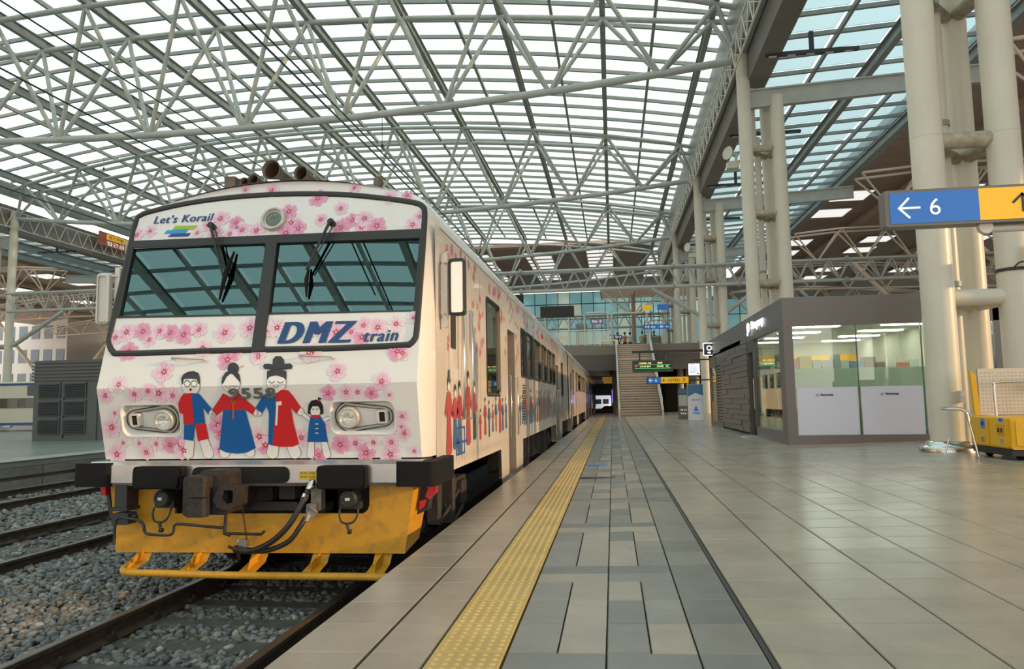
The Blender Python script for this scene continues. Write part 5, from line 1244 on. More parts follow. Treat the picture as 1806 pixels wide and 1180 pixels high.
# small square projecting sign at the far end
t = thing('projecting_sign', 'small dark square sign with white ring emblem at the far kiosk corner', 'sign', (3.15, 24.0, 3.14)); b = MB(); b.rbox(2.95, 3.34, 23.97, 24.03, 2.93, 3.35, .03, 'y'); obj('sign_box', b, mat('dark_sign', (.06, .06, .06), .4), t)
b = MB(); b.loft([[(u, 23.965, v) for u, v in rrect(2.95, 3.34, 2.93, 3.35, .03, 3)], [(u, 23.965, v) for u, v in rrect(2.975, 3.315, 2.955, 3.325, .02, 3)]]); b.path([(3.145 + .07 * math.cos(q), 23.96, 3.18 + .07 * math.sin(q)) for q in np.linspace(0, 2 * PI, 17)], .014, 6); text_on(b, '매점', lambda u, v, c: (3.09 + u, 23.962, 3.0 + v), h=.055, bold=.02); obj('sign_face', b, LIT, t)

# ---------------------------------------------------------------- hanging direction sign
SX0, SX1, SY = 2.60, 4.75, 7.0
t = thing('direction_sign', 'large hanging sign, blue half with 6 and arrow, yellow half beside it', 'sign', (3.6, SY, 3.3))
b = MB(); b.rbox(SX0 - .03, SX1, SY, SY + .16, 3.13, 3.475, .012, 'y'); obj('sign_case', b, mat('sign_case', (.16, .14, .12), .35, .5), t)
p = atY(1727, 365, SY)[0]
BLUE = mat('sign_blue', (.018, .13, .43), .35, emit=(.018, .13, .43), estr=.35); SYEL = mat('sign_yellow', (.78, .42, .012), .35, emit=(.78, .42, .012), estr=.35)
b = MB(); b.box(SX0 + .01, p, SY - .006, SY, 3.155, 3.45); obj('blue_panel', b, BLUE, t); b = MB(); b.box(p, SX1 - .02, SY - .006, SY, 3.155, 3.45); obj('yellow_panel', b, SYEL, t)
SW = mat('sign_white', (.85, .85, .85), .4, emit=(1, 1, 1), estr=.3); SK = mat('sign_black', (.02, .02, .02), .4)
def arrow(b, cx, cz, s, ang, y, w=.016):
    def R(u, v): return (cx + (u * math.cos(ang) - v * math.sin(ang)) * s, y, cz + (u * math.sin(ang) + v * math.cos(ang)) * s)
    def seg(a, c):
        d = Vector((c[0] - a[0], c[1] - a[1])).normalized(); n_ = Vector((-d.y, d.x)) * w / s * .5
        b.poly([R(a[0] + n_.x, a[1] + n_.y), R(a[0] - n_.x, a[1] - n_.y), R(c[0] - n_.x, c[1] - n_.y), R(c[0] + n_.x, c[1] + n_.y)])
    seg((-1, 0), (1, 0)); seg((-1.02, -.06), (0, 1)); seg((-1.02, .06), (0, -1))
b = MB(); arrow(b, 2.78, 3.30, .095, 0, SY - .008, .020); text_on(b, '6', lambda u, v, c: (2.955 + u, SY - .009, 3.225 + v), h=.155); obj('white_symbols', b, SW, t)
b = MB(); q = atY(1797, 360, SY)[0]; arrow(b, q + .03, 3.30, .085, -PI / 2, SY - .009, .022); text_on(b, '나가는 곳', lambda u, v, c: (q + .22 + u, SY - .009, 3.23 + v), h=.15, bold=.01); obj('black_symbols', b, SK, t)
b = MB(); b.path([(3.45, SY + .1, 3.09), (4.55, SY + .1, 3.09)], .035, 10); b.tube((4.55, SY + .1, zf(4.55)), (4.55, SY + .1, 3.5), .05, 12); b.lathe([(.06, 0), (.07, .03), (.06, .06)], (3.45, SY + .04, 3.10), (0, 1, 0), 14); obj('mounting_post', b, CREAM, t)

# dark box (speaker) strapped on the column at the picture edge
p = atY(1797, 440, 11.6); b = MB(); b.rbox(6.2, 6.36, 11.42, 11.60, 3.45, 3.78, .015, 'z'); 
sp_ = thing('column_speaker', 'small black box clamped to the column at the right picture edge', 'speaker', (6.28, 11.5, 3.6)); obj('speaker_box', b, DARK, sp_)
b = MB(); b.lathe([(.25, 0), (.25, .05)], (6.17, 11.9, 3.42), n=24); b.path(smooth_path([(6.0, 11.62, 3.42), (6.1, 11.55, 3.52), (6.25, 11.5, 3.46)], 4), .012, 6); obj('strap', b, DARK, sp_)

# ---------------------------------------------------------------- yellow maintenance cart
CY = mat('cart_yellow', (.76, .42, .008), .38, var=.04)
ZC = .72
t = thing('service_cart', 'yellow service cart with ribbed metal lift plate and tube handles', 'cart', (5.6, 10.5, ZC))
b = MB(); b.rbox(5.00, 6.7, 10.0, 11.05, ZC + .13, 1.26, .03, 'y', 3); body = obj('cart_body', b, CY, t)
for (a, c) in ((10.05, 10.50), (10.53, 11.0)):
    b = MB(); b.rbox(4.985, 5.0, a, c, ZC + .16, 1.24, .015, 'x', 3); d_ = obj('side_panel', b, CY, t)
    b = MB(); b.box(4.976, 4.984, a + .12, a + .20, ZC + .20, ZC + .26); obj('latch', b, CHROME, d_)
b = MB(); b.rbox(5.05, 6.65, 9.985, 10.0, ZC + .18, 1.22, .02, 'y'); obj('end_panel', b, CY, t)
b = MB(); b.box(5.0, 6.7, 10.02, 11.03, ZC + .05, ZC + .13); obj('chassis', b, mat('chassis_black', (.015, .015, .015), .5), t)
for (x, y) in ((5.15, 10.12), (5.15, 10.9), (6.5, 10.12), (6.5, 10.9)):
    b = MB(); b.lathe([(.075, -.03), (.09, -.025), (.09, .025), (.075, .03)], (x, y, zf(x) + .09), (1, 0, 0), 18); obj('wheel', b, BLACK, t)
# ribbed plate with yellow edge
b = MB(); b.box(5.12, 6.9, 11.00, 11.03, 1.27, 1.92); lp_ = obj('lift_plate', b, mat('ribbed_aluminium', (.55, .48, .38), .38, .6), t)
b = MB(); rr = 0
for i in range(34):
    for j in range(12):
        cx, cz = 5.17 + i * .05, 1.31 + j * .05; s = .014; a_ = PI / 4 if (i + j) % 2 else -PI / 4
        dx, dzz = s * math.cos(a_), s * math.sin(a_); ex, ez = -dzz * .35, dx * .35
        b.add([(cx - dx, 11.0, cz - dzz), (cx + ex, 11.0, cz + ez), (cx + dx, 11.0, cz + dzz), (cx - ex, 11.0, cz - ez), (cx, 10.988, cz)], [(0, 4, 1), (1, 4, 2), (2, 4, 3), (3, 4, 0)])
obj('tread_pattern', b, mat('ribbed_aluminium', (.55, .48, .38), .38, .6), lp_, kind='stuff')
b = MB(); b.add([(5.12, 10.99, 1.27), (5.05, 10.99, 1.27), (5.02, 10.99, 1.9), (5.09, 10.99, 1.84), (5.12, 11.05, 1.27), (5.05, 11.05, 1.27), (5.02, 11.05, 1.9), (5.09, 11.05, 1.84)], [(0, 1, 2, 3), (7, 6, 5, 4), (0, 4, 5, 1), (1, 5, 6, 2), (2, 6, 7, 3), (3, 7, 4, 0)]); obj('plate_edge', b, CY, t)
b = MB(); b.path(smooth_path([(5.18, 10.7, 1.26), (5.18, 10.7, 1.66), (5.24, 10.7, 1.72), (5.8, 10.7, 1.73), (6.5, 10.7, 1.73), (6.56, 10.7, 1.66), (6.56, 10.7, 1.26)], 5), .017, 8); b.tube((5.62, 10.7, 1.26), (5.62, 10.7, 1.73), .016, 8); obj('guard_rail', b, CHROME, t)
b = MB(); b.path(smooth_path([(4.85, 10.55, .72), (4.78, 10.6, 1.2), (4.74, 10.62, 1.34), (4.60, 10.8, 1.36), (4.62, 11.0, 1.37), (4.9, 11.05, 1.36), (5.02, 11.05, 1.26), (5.04, 11.05, 1.1)], 5), .017, 8); b.tube((4.55, 10.85, .72), (4.62, 10.85, .95), .012, 8); b.path([(4.55, 10.85, .90), (5.0, 10.9, .80)], .014, 6); obj('tow_handle', b, CHROME, t)
b = MB(); b.box(5.75, 5.90, 10.675, 10.685, 1.60, 1.70); obj('small_notice', b, mat('notice_orange', (.75, .30, .02), .5), t)
for (y, z, w_, h_, m_) in ((10.62, 1.10, .10, .13, BLUE), (10.15, 1.20, .10, .05, BLUE), (10.14, 1.02, .17, .14, mat('warn_orange', (.62, .28, .01), .5))):
    b = MB(); b.box(4.978, 4.984, y, y + w_, z, z + h_); s_ = obj('sticker', b, m_, t)
    b = MB(); b.box(4.974, 4.978, y + w_ * .2, y + w_ * .4, z + h_ * .3, z + h_ * .7); b.box(4.974, 4.978, y + w_ * .6, y + w_ * .85, z + h_ * .3, z + h_ * .7); obj('sticker_print', b, SK, s_)

# ---------------------------------------------------------------- platform end: departure board, signs, banners
t = thing('departure_board', 'hanging departure board with green and amber text before the stairs', 'board', (1.4, 26, 2.75)); z0 = .0
b = MB(); b.rbox(.72, 2.14, 25.92, 26.12, 2.52, 2.93, .03, 'y'); obj('board_case', b, mat('board_case', (.06, .065, .06), .5), t)
b = MB(); b.box(.78, 2.08, 25.915, 25.92, 2.62, 2.88); fc_ = obj('screen', b, mat('board_screen', (.01, .012, .01), .3), t)
GRN = mat('green_led', (0, 0, 0), .5, emit=(.10, .75, .22), estr=1.2); AMB = mat('amber_led', (0, 0, 0), .5, emit=(.95, .85, .35), estr=1.3); REDL = mat('red_led', (0, 0, 0), .5, emit=(.9, .1, .06), estr=1.2)
b = MB(); b.box(.80, 2.06, 25.912, 25.915, 2.765, 2.775); b.box(.80, 2.06, 25.912, 25.915, 2.635, 2.65); obj('green_line', b, GRN, fc_)
b = MB(); text_on(b, '무궁화호 서울', lambda u, v, c: (.96 + u, 25.911, 2.80 + v), w=.42, h=.06, bold=.02); text_on(b, '18:40', lambda u, v, c: (1.60 + u, 25.911, 2.80 + v), h=.06, bold=.02); text_on(b, '도라산 열차', lambda u, v, c: (.98 + u, 25.911, 2.68 + v), w=.38, h=.06, bold=.02); text_on(b, '19:05  12', lambda u, v, c: (1.58 + u, 25.911, 2.68 + v), w=.40, h=.06, bold=.02); obj('amber_text', b, AMB, fc_)
b = MB(); text_on(b, '출발', lambda u, v, c: (.80 + u, 25.911, 2.69 + v), h=.05, bold=.02); obj('red_text', b, REDL, fc_)
b = MB(); b.tube((.99, 26, 2.93), (.99, 26, 3.22), .03, 8); b.tube((1.86, 26, 2.93), (1.86, 26, 3.22), .03, 8); b.rbox(.72, 4.95, 25.95, 26.05, 3.19, 3.28, .02, 'y'); obj('hanger', b, DARK, t)
t = thing('direction_sign', 'small blue and yellow direction sign low in front of the stairs', 'sign', (2.0, 30, 2.3)); b = MB(); b.rbox(1.40, 3.1, 30.0, 30.12, 2.16, 2.46, .01, 'y'); obj('sign_case', b, DARK, t)
b = MB(); b.box(1.43, 1.97, 29.99, 30.0, 2.19, 2.44); obj('blue_panel', b, BLUE, t); b = MB(); b.box(1.97, 3.07, 29.99, 30.0, 2.19, 2.44); obj('yellow_panel', b, SYEL, t)
b = MB(); arrow(b, 1.57, 2.315, .08, 0, 29.985, .02); text_on(b, '6', lambda u, v, c: (1.73 + u, 29.984, 2.25 + v), h=.13); obj('white_symbols', b, SW, t)
b = MB(); arrow(b, 2.10, 2.315, .07, PI * .0, 29.985, .02); text_on(b, '나가는 곳', lambda u, v, c: (2.26 + u, 29.984, 2.25 + v), w=.7, h=.13, bold=.01); obj('black_symbols', b, SK, t)
b = MB(); b.tube((3.05, 30.06, 2.3), (4.9, 30.06, 2.3), .03, 8); b.tube((4.9, 30.06, .7), (4.9, 30.06, 2.4), .05, 8); obj('bracket', b, DARK, t)
t = thing('information_screen', 'bright white information screen above the banners', 'screen', (3.25, 29.6, 2.7)); b = MB(); b.rbox(3.0, 3.50, 29.5, 29.6, 2.45, 2.97, .02, 'y'); obj('screen_case', b, DARK, t)
b = MB(); b.box(3.03, 3.47, 29.49, 29.5, 2.48, 2.94); obj('lit_panel', b, mat('lit_screen', (.8, .8, .9), .4, emit=(.85, .88, 1.0), estr=.9), t)
b = MB()
for z in (2.88, 2.80, 2.74, 2.68, 2.62, 2.56): b.box(3.07, 3.2 + (z * 37 % .22), 29.484, 29.488, z, z + .018)
b.box(3.36, 3.43, 29.484, 29.488, 2.52, 2.57); obj('screen_text', b, BLUE, t)
b = MB(); b.tube((3.25, 29.56, 2.97), (3.25, 29.56, 3.1), .02, 6); b.tube((3.25, 29.58, 3.1), (4.9, 29.58, 3.1), .03, 8); b.tube((4.9, 29.58, .7), (4.9, 29.58, 3.1), .04, 8); obj('bracket', b, DARK, t)
t = thing('banner_stand', 'white and blue poster stand with mountain shape, beside the kiosk end', 'banner', (3.2, 29.8, .66)); b = MB(); b.box(2.98, 3.60, 29.78, 29.82, .68, 2.12); obj('poster', b, mat('poster_white', (.62, .66, .76), .5), t)
b = MB(); P = [(2.99, 2.11), (2.99, 1.62), (3.30, 1.78), (3.59, 1.66), (3.59, 2.11)]; b.poly([(x, 29.775, z) for x, z in P]); obj('blue_field', b, mat('poster_blue', (.06, .17, .36), .5), t)
b = MB(); text_on(b, '평화열차', lambda u, v, c: (3.14 + u, 29.774, 1.46 + v), w=.34, h=.06, bold=.01); text_on(b, 'DMZ', lambda u, v, c: (3.18 + u, 29.774, .92 + v), w=.26, h=.08, bold=.02); b.poly([(3.2, 29.774, 1.05), (3.4, 29.774, 1.05), (3.3, 29.774, 1.28)]); obj('poster_print', b, BLUE, t)
b = MB(); b.box(2.96, 3.62, 29.7, 29.95, .64, .68); obj('stand_foot', b, CHROME, t)
t = thing('banner_stand', 'dark grey poster stand left of the blue and white one', 'banner', (2.9, 31, .66)); b = MB(); b.box(2.70, 3.10, 30.98, 31.02, .68, 1.98); obj('poster', b, mat('poster_dark', (.10, .11, .12), .5), t)
b = MB(); b.box(2.73, 3.07, 30.97, 30.98, 1.25, 1.70); obj('map_field', b, mat('poster_map', (.40, .45, .46), .5), t); b = MB(); b.box(2.73, 3.07, 30.97, 30.98, 1.76, 1.95); obj('blue_field', b, mat('poster_blue', (.06, .17, .36), .5), t)
b = MB(); text_on(b, '여행 안내', lambda u, v, c: (2.78 + u, 30.965, 1.05 + v), w=.26, h=.06, bold=.02); text_on(b, 'TOUR', lambda u, v, c: (2.78 + u, 30.965, .90 + v), w=.26, h=.06, bold=.02); obj('poster_print', b, SW, t)
b = MB(); b.box(2.68, 3.12, 30.9, 31.1, .64, .68); obj('stand_foot', b, CHROME, t)

# dark T-shaped hanging fixtures and horn speakers under the right roof
for s, xs in ((1, 5.38), (-1, -38.2)):
    for kx, Y in enumerate((24.0, 31.4, 38.9, 46.4, 54, 61.5)):
        if s < 0 and Y < 38: continue
        b = MB(); x0, x1 = sorted((xs, xs + s * 2.95)); b.rbox(x0, x1, Y - .06, Y + .06, 12.84, 12.97, .02, 'y')
        lab = f'dark T-shaped hanging light bar under the {"right" if s > 0 else "left"} side roof, {("nearest the camera", "second along", "third along", "fourth along", "fifth along", "farthest")[kx]}'
        t = thing('hanging_light_bar', lab, 'light fixture', ((x0 + x1) / 2, Y, 13.5), 'light bars under the side roofs'); obj('light_bar', b, DARK, t)
        b = MB(); b.box((x0 + x1) / 2 - .07, (x0 + x1) / 2 + .07, Y - .05, Y + .05, 12.97, 13.6); obj('drop_rod', b, DARK, t)
        b = MB()
        for q in range(5): b.box(x0 + .1 + q * .6, x0 + .35 + q * .6, Y - .05, Y + .05, 12.825, 12.84)
        obj('lamp_strip', b, mat('lamp_strip', (.6, .6, .6), .4), t)
for kk, (x, y, Y) in enumerate(((1283, 270, 27.5), (1212, 436, 41.5))):
    p = atY(x, y, Y); t = thing('horn_speaker', 'pale horn loudspeaker on the %s column cluster' % ('second' if kk == 0 else 'third'), 'speaker', tuple(p))
    b = MB(); b.lathe([(.26, 0), (.24, -.03), (.16, .12), (.08, .25), (.07, .5)], p, (.75, .55, -.05), 18); obj('horn', b, CREAM, t); b = MB(); b.tube((p[0] + .35, p[1] + .2, p[2]), (4.9, p[1] + .1, p[2] - .5), .05, 8); b.rbox(4.55, 5.0, p[1] - .05, p[1] + .2, p[2] - .6, p[2] - .35, .03, 'y'); obj('speaker_bracket', b, CREAM, t)
# red and yellow warning board on the left gutter
p = atX(202, 432, -37.9); t = thing('warning_board', 'red warning board with yellow panel on the left gutter beam', 'sign', tuple(p)); b = MB(); b.box(-37.25, -37.20, p[1] - 2.6, p[1] + 1.4, p[2] - .5, p[2] + .5); obj('board', b, mat('warning_red', (.40, .10, .05), .5), t)
b = MB(); b.box(-37.20, -37.19, p[1] - 1.8, p[1] + .2, p[2] - .0, p[2] + .42); obj('yellow_panel', b, SYEL, t)
b = MB(); text_on(b, '전기위험', lambda u, v, c: (-37.18, p[1] - 1.6 + u, p[2] + .08 + v), w=1.6, h=.28, bold=.02); obj('board_text', b, SK, t)
b = MB(); text_on(b, '접근금지', lambda u, v, c: (-37.18, p[1] - 1.8 + u, p[2] - .42 + v), w=2.6, h=.32, bold=.02); obj('board_text', b, SW, t)

# overhead wires
WIRE = mat('contact_wire', (.02, .02, .02), .5)
for (x, z, lab) in ((-3.10, 4.95, 'thin overhead contact wire above the white train'), (-3.60, 5.60, 'thin upper messenger wire above the white train'), (-7.11, 5.65, 'thin overhead contact wire above the middle track'), (-7.3, 6.6, 'thin messenger wire above the middle track'), (-11.15, 5.7, 'thin overhead wire above the track by the left platform')):
    b = MB(); b.path([(x + .12 * (1 if i % 2 else -1), 2 + i * 14.5, z - .12 * (0 if i % 1 == 0 else 1)) for i in range(8)], .012, 5); solo('overhead_wire', b, WIRE, lab, 'wire', (x, 10, z))
for kk, (x, y0_, y1_, Y) in enumerate(((674, 195, 262, 26), (183, 228, 300, 40))):
    a = atY(x, y0_, Y); c = atY(x, y1_, Y); b = MB(); b.tube(tuple(a), tuple(c), .012, 5); b.lathe([(.02, 0), (.06, .05), (.06, .12), (.02, .18)], c, n=8); solo('wire_hanger', b, CAST, 'thin rod with insulator hanging from the %s' % ('nearest truss' if kk == 0 else 'second truss on the left'), 'hanger', tuple(c))

# ---------------------------------------------------------------- stairs
STM = mat('brushed_stair_steel', (.34, .28, .22), .32, .55, var=.25, vscale=3)
t = thing('staircase', 'wide steel staircase rising from the platform to the concourse', 'stairs', (1.5, 40.5, .66))
ya, yb, za, zb_ = 40.6, 51.6, .62, 5.42
NOSE = mat('pale_step_nosing', (.44, .37, .29), .3, .5); TREAD = mat('dark_step_riser', (.24, .20, .16), .32, .5, var=.2, vscale=4)
nst = 32; yy = ya; dz_ = (zb_ - za) / nst; dy_ = (yb - ya - 3 * .9) / nst
for i in range(nst):
    z1 = za + dz_ * (i + 1); dd = dy_ + (.9 if i in (7, 15, 23) else 0)
    b = MB(); b.box(.42, 2.62, yy, yy + dd + .03, z1 - dz_ - .06, z1 - .02); st = obj('step', b, TREAD, t)
    b = MB(); b.box(.42, 2.62, yy - .03, yy + dd, z1 - (.085 if i in (8, 16, 24) else .055), z1); obj('step_nosing', b, NOSE, st)
    yy += dd
for x in (.34, 2.70):
    b = MB(); b.loft([[(x - .06, ya - .1, .6), (x + .06, ya - .1, .6), (x + .06, ya - .1, 1.0), (x - .06, ya - .1, 1.0)], [(x - .06, yb, 5.0), (x + .06, yb, 5.0), (x + .06, yb, 5.75), (x - .06, yb, 5.75)]], cap=True); obj('stringer', b, mat('stringer_steel', (.50, .46, .40), .35, .4), t)
    b = MB(); b.tube((x, ya, 1.55), (x, yb, 6.3), .03, 8)
    for q in range(9): f = q / 8; b.tube((x, ya + (yb - ya) * f, .9 + 4.6 * f), (x, ya + (yb - ya) * f, 1.55 + 4.75 * f), .018, 6)
    obj('handrail', b, CHROME, t)
b = MB(); b.add([(.4, ya + .5, .6), (2.65, ya + .5, .6), (2.65, yb, 4.9), (.4, yb, 4.9), (.4, yb, .6), (2.65, yb, .6)], [(0, 1, 2, 3), (0, 3, 4), (1, 5, 2), (3, 2, 5, 4)]); obj('stair_underside', b, mat('stair_underside', (.06, .055, .05), .7), t)

# concourse deck and the hall beyond
DK = mat('deck_fascia', (.24, .19, .15), .6, var=.15, vscale=1)
b = MB(); b.box(-45, 14, 51.6, 99, 4.72, 5.42); dk = struct('floor_2', b, DK)
b = MB(); b.box(-45, 14, 51.55, 51.62, 3.6, 4.70); obj('deck_beam', b, mat('deck_beam', (.12, .10, .085), .6), dk)
BLK = mat('underpass_shade', (.010, .010, .010), .9)  # near-black colour stands in for the deep shade under the deck
b = MB(); b.box(-45, -13.2, 60, 60.2, -.3, 4.7); b.box(.9, 14, 56, 56.2, .5, 4.7); b.box(-45, 14, 150, 150.2, -.3, 5.4); struct('wall_underpass', b, BLK)  # end wall added to shut out daylight below the deck
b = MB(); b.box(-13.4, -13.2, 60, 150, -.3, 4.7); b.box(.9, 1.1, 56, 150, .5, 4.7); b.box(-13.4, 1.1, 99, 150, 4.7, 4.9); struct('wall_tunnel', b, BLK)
for kk in range(7):
    b = MB(); x = -1.15 ; y = 54 + kk * 8.5; b.tube((x + 1.4, y, .5), (x + 1.4, y, 4.72), .28, 12); solo('deck_pillar', b, CONC, ('round concrete pillar under the deck, ' + ('nearest', 'second', 'third', 'fourth', 'fifth', 'sixth', 'farthest')[kk]), 'pillar', (x + 1.4, y, .5), 'pillars under the deck')
FG = mat('green_blue_facade_glass', (.30, .52, .54), .12, .3, emit=(.28, .62, .66), estr=.28); MULL = mat('dark_mullion', (.05, .07, .07), .5)  # glow put into the panes stands in for reflected sky and lit rooms
b = MB(); b.box(-46, 62, 99.0, 99.2, 5.4, 16.4); fa = struct('wall_concourse', b, mat('facade_back', (.10, .16, .17), .6))
x = -12.0; i = 0
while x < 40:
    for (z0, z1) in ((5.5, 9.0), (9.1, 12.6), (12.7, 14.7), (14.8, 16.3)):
        b = MB(); b.box(x + .04, x + 1.58, 98.9, 98.95, z0, z1); obj('facade_pane', b, FG if (i * 7 + int(z0)) % 5 else mat('glowing_facade_glass', (.45, .58, .50), .15, .3, emit=(.6, .75, .6), estr=.32), fa)
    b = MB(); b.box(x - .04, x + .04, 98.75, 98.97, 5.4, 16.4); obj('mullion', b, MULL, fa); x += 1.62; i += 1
b = MB()
for z in (9.05, 12.65, 14.75): b.box(-12, 40, 98.75, 98.97, z - .05, z + .05)
obj('transom', b, MULL, fa)
b = MB(); rr = random.Random(9)
solo_fac = None
# brown timbered hall ceiling beyond the glazed roof, and the side halls' ceilings
BRN = mat('brown_slat_ceiling', (.50, .365, .29), .65, var=.12, vscale=.5); BRN2 = mat('brown_ceiling_rib', (.56, .41, .31), .6)
b = MB(); b.box(-46, 14, 70.7, 99, 17.0, 17.3); c2_ = struct('ceiling_hall', b, BRN)
for j in range(19):
    y = 71 + j * 1.5; b = MB(); b.box(-46, 14, y + .03, y + 1.47, 16.9, 17.0); obj('ceiling_slat', b, BRN, c2_)
SKYL = glassy('hall_skylight', .9, (1, .97, .95), fres=1.2, base=0)
LITC = mat('white_skylight_frame', (.6, .58, .56), .5)
SKL = mat('lit_hall_skylight', (.8, .8, .8), .5, emit=(1, .97, .93), estr=.75)
for xc in (-20.4, -13.9, -7.4, -.9, 5.6):
    for j in range(9):
        y = 73 + j * 2.0; b = MB(); b.box(xc - 1.45, xc + 1.45, y, y + 1.85, 16.82, 16.88); pn = obj('hall_skylight', b, LITC, c2_)
        for q in range(2):
            b = MB(); b.box(xc - 1.35 + q * 1.37, xc - .02 + q * 1.37, y + .15, y + 1.3, 16.79, 16.82); obj('skylight_pane', b, SKL, pn)
for x in (-26, -17, -8, 1, 10):
    b = MB(); b.box(x - .15, x + .15, 70.7, 99, 16.5, 16.9); obj('hall_beam', b, BRN2, c2_)

def side_hall(s, nm):
    def X(d): return (13.6 + d) if s > 0 else (XC * 2 - 13.6 - d)
    def zz(d): return 14.9 - .0035 * (d - 6) ** 2
    b = MB(); ds = [0, 3, 6, 9, 12, 16, 20, 25, 30]
    b.loft([[(X(d), y, zz(d)) for d in ds] + [(X(d), y, zz(d) + .3) for d in ds[::-1]] for y in (-14, 99)], cap=True); root = struct('ceiling_side', b, BRN)
    y = 14.0
    while y < 96:
        b = MB(); b.loft([[(X(d), y + .04, zz(d) - .07), (X(d), y + 1.41, zz(d) - .07), (X(d), y + 1.41, zz(d)), (X(d), y + .04, zz(d))] for d in ds], cap=True); obj('ceiling_slat', b, BRN, root); y += 1.45
    for d in (5.2, 13.5, 22):
        b = MB(); b.box(X(d) - .14, X(d) + .14, -14, 99, zz(d) - .5, zz(d) - .1); obj('hall_beam', b, BRN2, root)
    for d in (2.4, 9, 16.5):
        for y in (48, 52.5, 62.5, 67, 77, 82):
            b = MB(); b.box(X(d) - 1.2, X(d) + 1.2, y, y + 2.4, zz(d) - .16, zz(d) - .1); pn = obj('hall_skylight', b, LITC, root)
            for q in range(2): 
                b = MB(); b.box(X(d) - 1.1, X(d) + 1.1, y + .1 + q * 1.15, y + 1.15 + q * 1.15, zz(d) - .19, zz(d) - .16); obj('skylight_pane', b, SKL, pn)
    SUNT = mat('cream_truss_paint', (.74, .66, .54), .4)
    for k_, Y in enumerate((26, 40.5, 55, 69.5, 84)):
        t = thing('hall_truss', f'cream lattice truss under the brown {"right" if s > 0 else "left"} hall ceiling, {("nearest", "second", "third", "fourth", "farthest")[k_]}', 'truss', (X(0), Y, 13), 'cream trusses of the side halls')
        D = [i * 3.3 for i in range(9)]
        def zu(d): return 13.75 - .0042 * (d - 5) ** 2 if d > 5 else 13.75 - .012 * (d - 5) ** 2
        def zl(d): return 11.45 - .0015 * d * d * .5
        for q in (-.6, .6):
            b = MB(); b.path([(X(d), Y + q, zu(d)) for d in D], .075, 7); obj('top_chord', b, SUNT, t)
        b = MB(); b.path([(X(d + 1.65), Y, zl(d)) for d in D[:-1]], .09, 8); obj('bottom_chord', b, SUNT, t)
        for i in range(8):
            for q in (-.6, .6):
                b = MB(); b.tube((X(D[i] + 1.65), Y, zl(D[i])), (X(D[i]), Y + q, zu(D[i])), .055, 6); b.tube((X(D[i] + 1.65), Y, zl(D[i])), (X(D[i + 1]), Y + q, zu(D[i + 1])), .055, 6); obj('brace', b, SUNT, t)
side_hall(1, 'r'); side_hall(-1, 'l')
for s in (1, -1):
    for k_, Y in enumerate((40.5, 55, 69.5)):
        X = (lambda d: 13.6 + d) if s > 0 else (lambda d: XC * 2 - 13.6 - d)
        sd_ = 'right' if s > 0 else 'left'
        for q, (d0, d1) in enumerate(((12, 4), (12, 20))):
            b = MB(); b.tube((X(d0), Y, 2.2), (X(d1), Y, 11.4), .20, 12, .16); solo('raking_strut', b, mat('cream_truss_paint', (.74, .66, .54), .4), f'raking cream tube strut under the {sd_} hall truss, {("leaning inward", "leaning outward")[q]}, {("nearest", "middle", "farthest")[k_]} pair', 'strut', (X(d0), Y, 2.2), 'raking struts of the side halls')
        b = MB(); b.lathe([(.5, 0), (.5, 1.7), (.38, 1.8)], (X(12), Y, .46), n=18); solo('strut_base', b, WHITE, f'round white base of the {sd_} raking struts, {("nearest", "middle", "farthest")[k_]}', 'base', (X(12), Y, .46), 'bases of the raking struts')

# things up on the deck
t = thing('display_board', 'wide dark board on yellow-lit posts above the deck', 'board', (-3.8, 51.9, 8)); b = MB(); b.rbox(-5.05, -2.60, 51.8, 52.0, 7.58, 8.38, .03, 'y'); obj('board_panel', b, mat('dark_brown_board', (.035, .026, .02), .6), t)
b = MB(); b.tube((-4.7, 51.9, 5.42), (-4.7, 51.9, 7.6), .06, 8); b.tube((-3.0, 51.9, 5.42), (-3.0, 51.9, 7.6), .06, 8); obj('board_posts', b, CREAM, t)
RAIL = glassy('balustrade_glass', .75, (.75, .95, .85), rough=.03, base=.12)
t = thing('balustrade', 'glass balustrade with metal posts along the deck edge', 'railing', (-5, 51.75, 5.42)); b = MB(); b.tube((-30, 51.75, 6.55), (.3, 51.75, 6.55), .03, 8); obj('top_rail', b, CHROME, t)
x = -18.0
while x < .3:
    b = MB(); b.tube((x, 51.75, 5.42), (x, 51.75, 6.55), .025, 6); obj('post', b, CHROME, t)
    if x < -1: b = MB(); b.box(x + .06, x + 1.14, 51.74, 51.76, 5.5, 6.45); obj('glass_panel', b, RAIL, t)
    x += 1.2
def gantry(x0, x1, Y, zt_, label):
    t = thing('deck_frame', label, 'frame', (x0, Y, 5.42)); b = MB(); b.path([(x0, Y, 5.42), (x0, Y, zt_ - .15), (x0 + .15, Y, zt_), (x1 - .15, Y, zt_), (x1, Y, zt_ - .15), (x1, Y, 5.42)], .07, 8); obj('frame_tube', b, CREAM, t); return t
gantry(-1.9, -.2, 53.5, 8.0, 'pale tube frame on the deck left of the stair head'); gantry(.1, 2.8, 56, 8.2, 'pale tube frame over the stair head'); g_ = gantry(3.0, 5.0, 58, 7.8, 'pale tube frame on the deck right of the stair head')
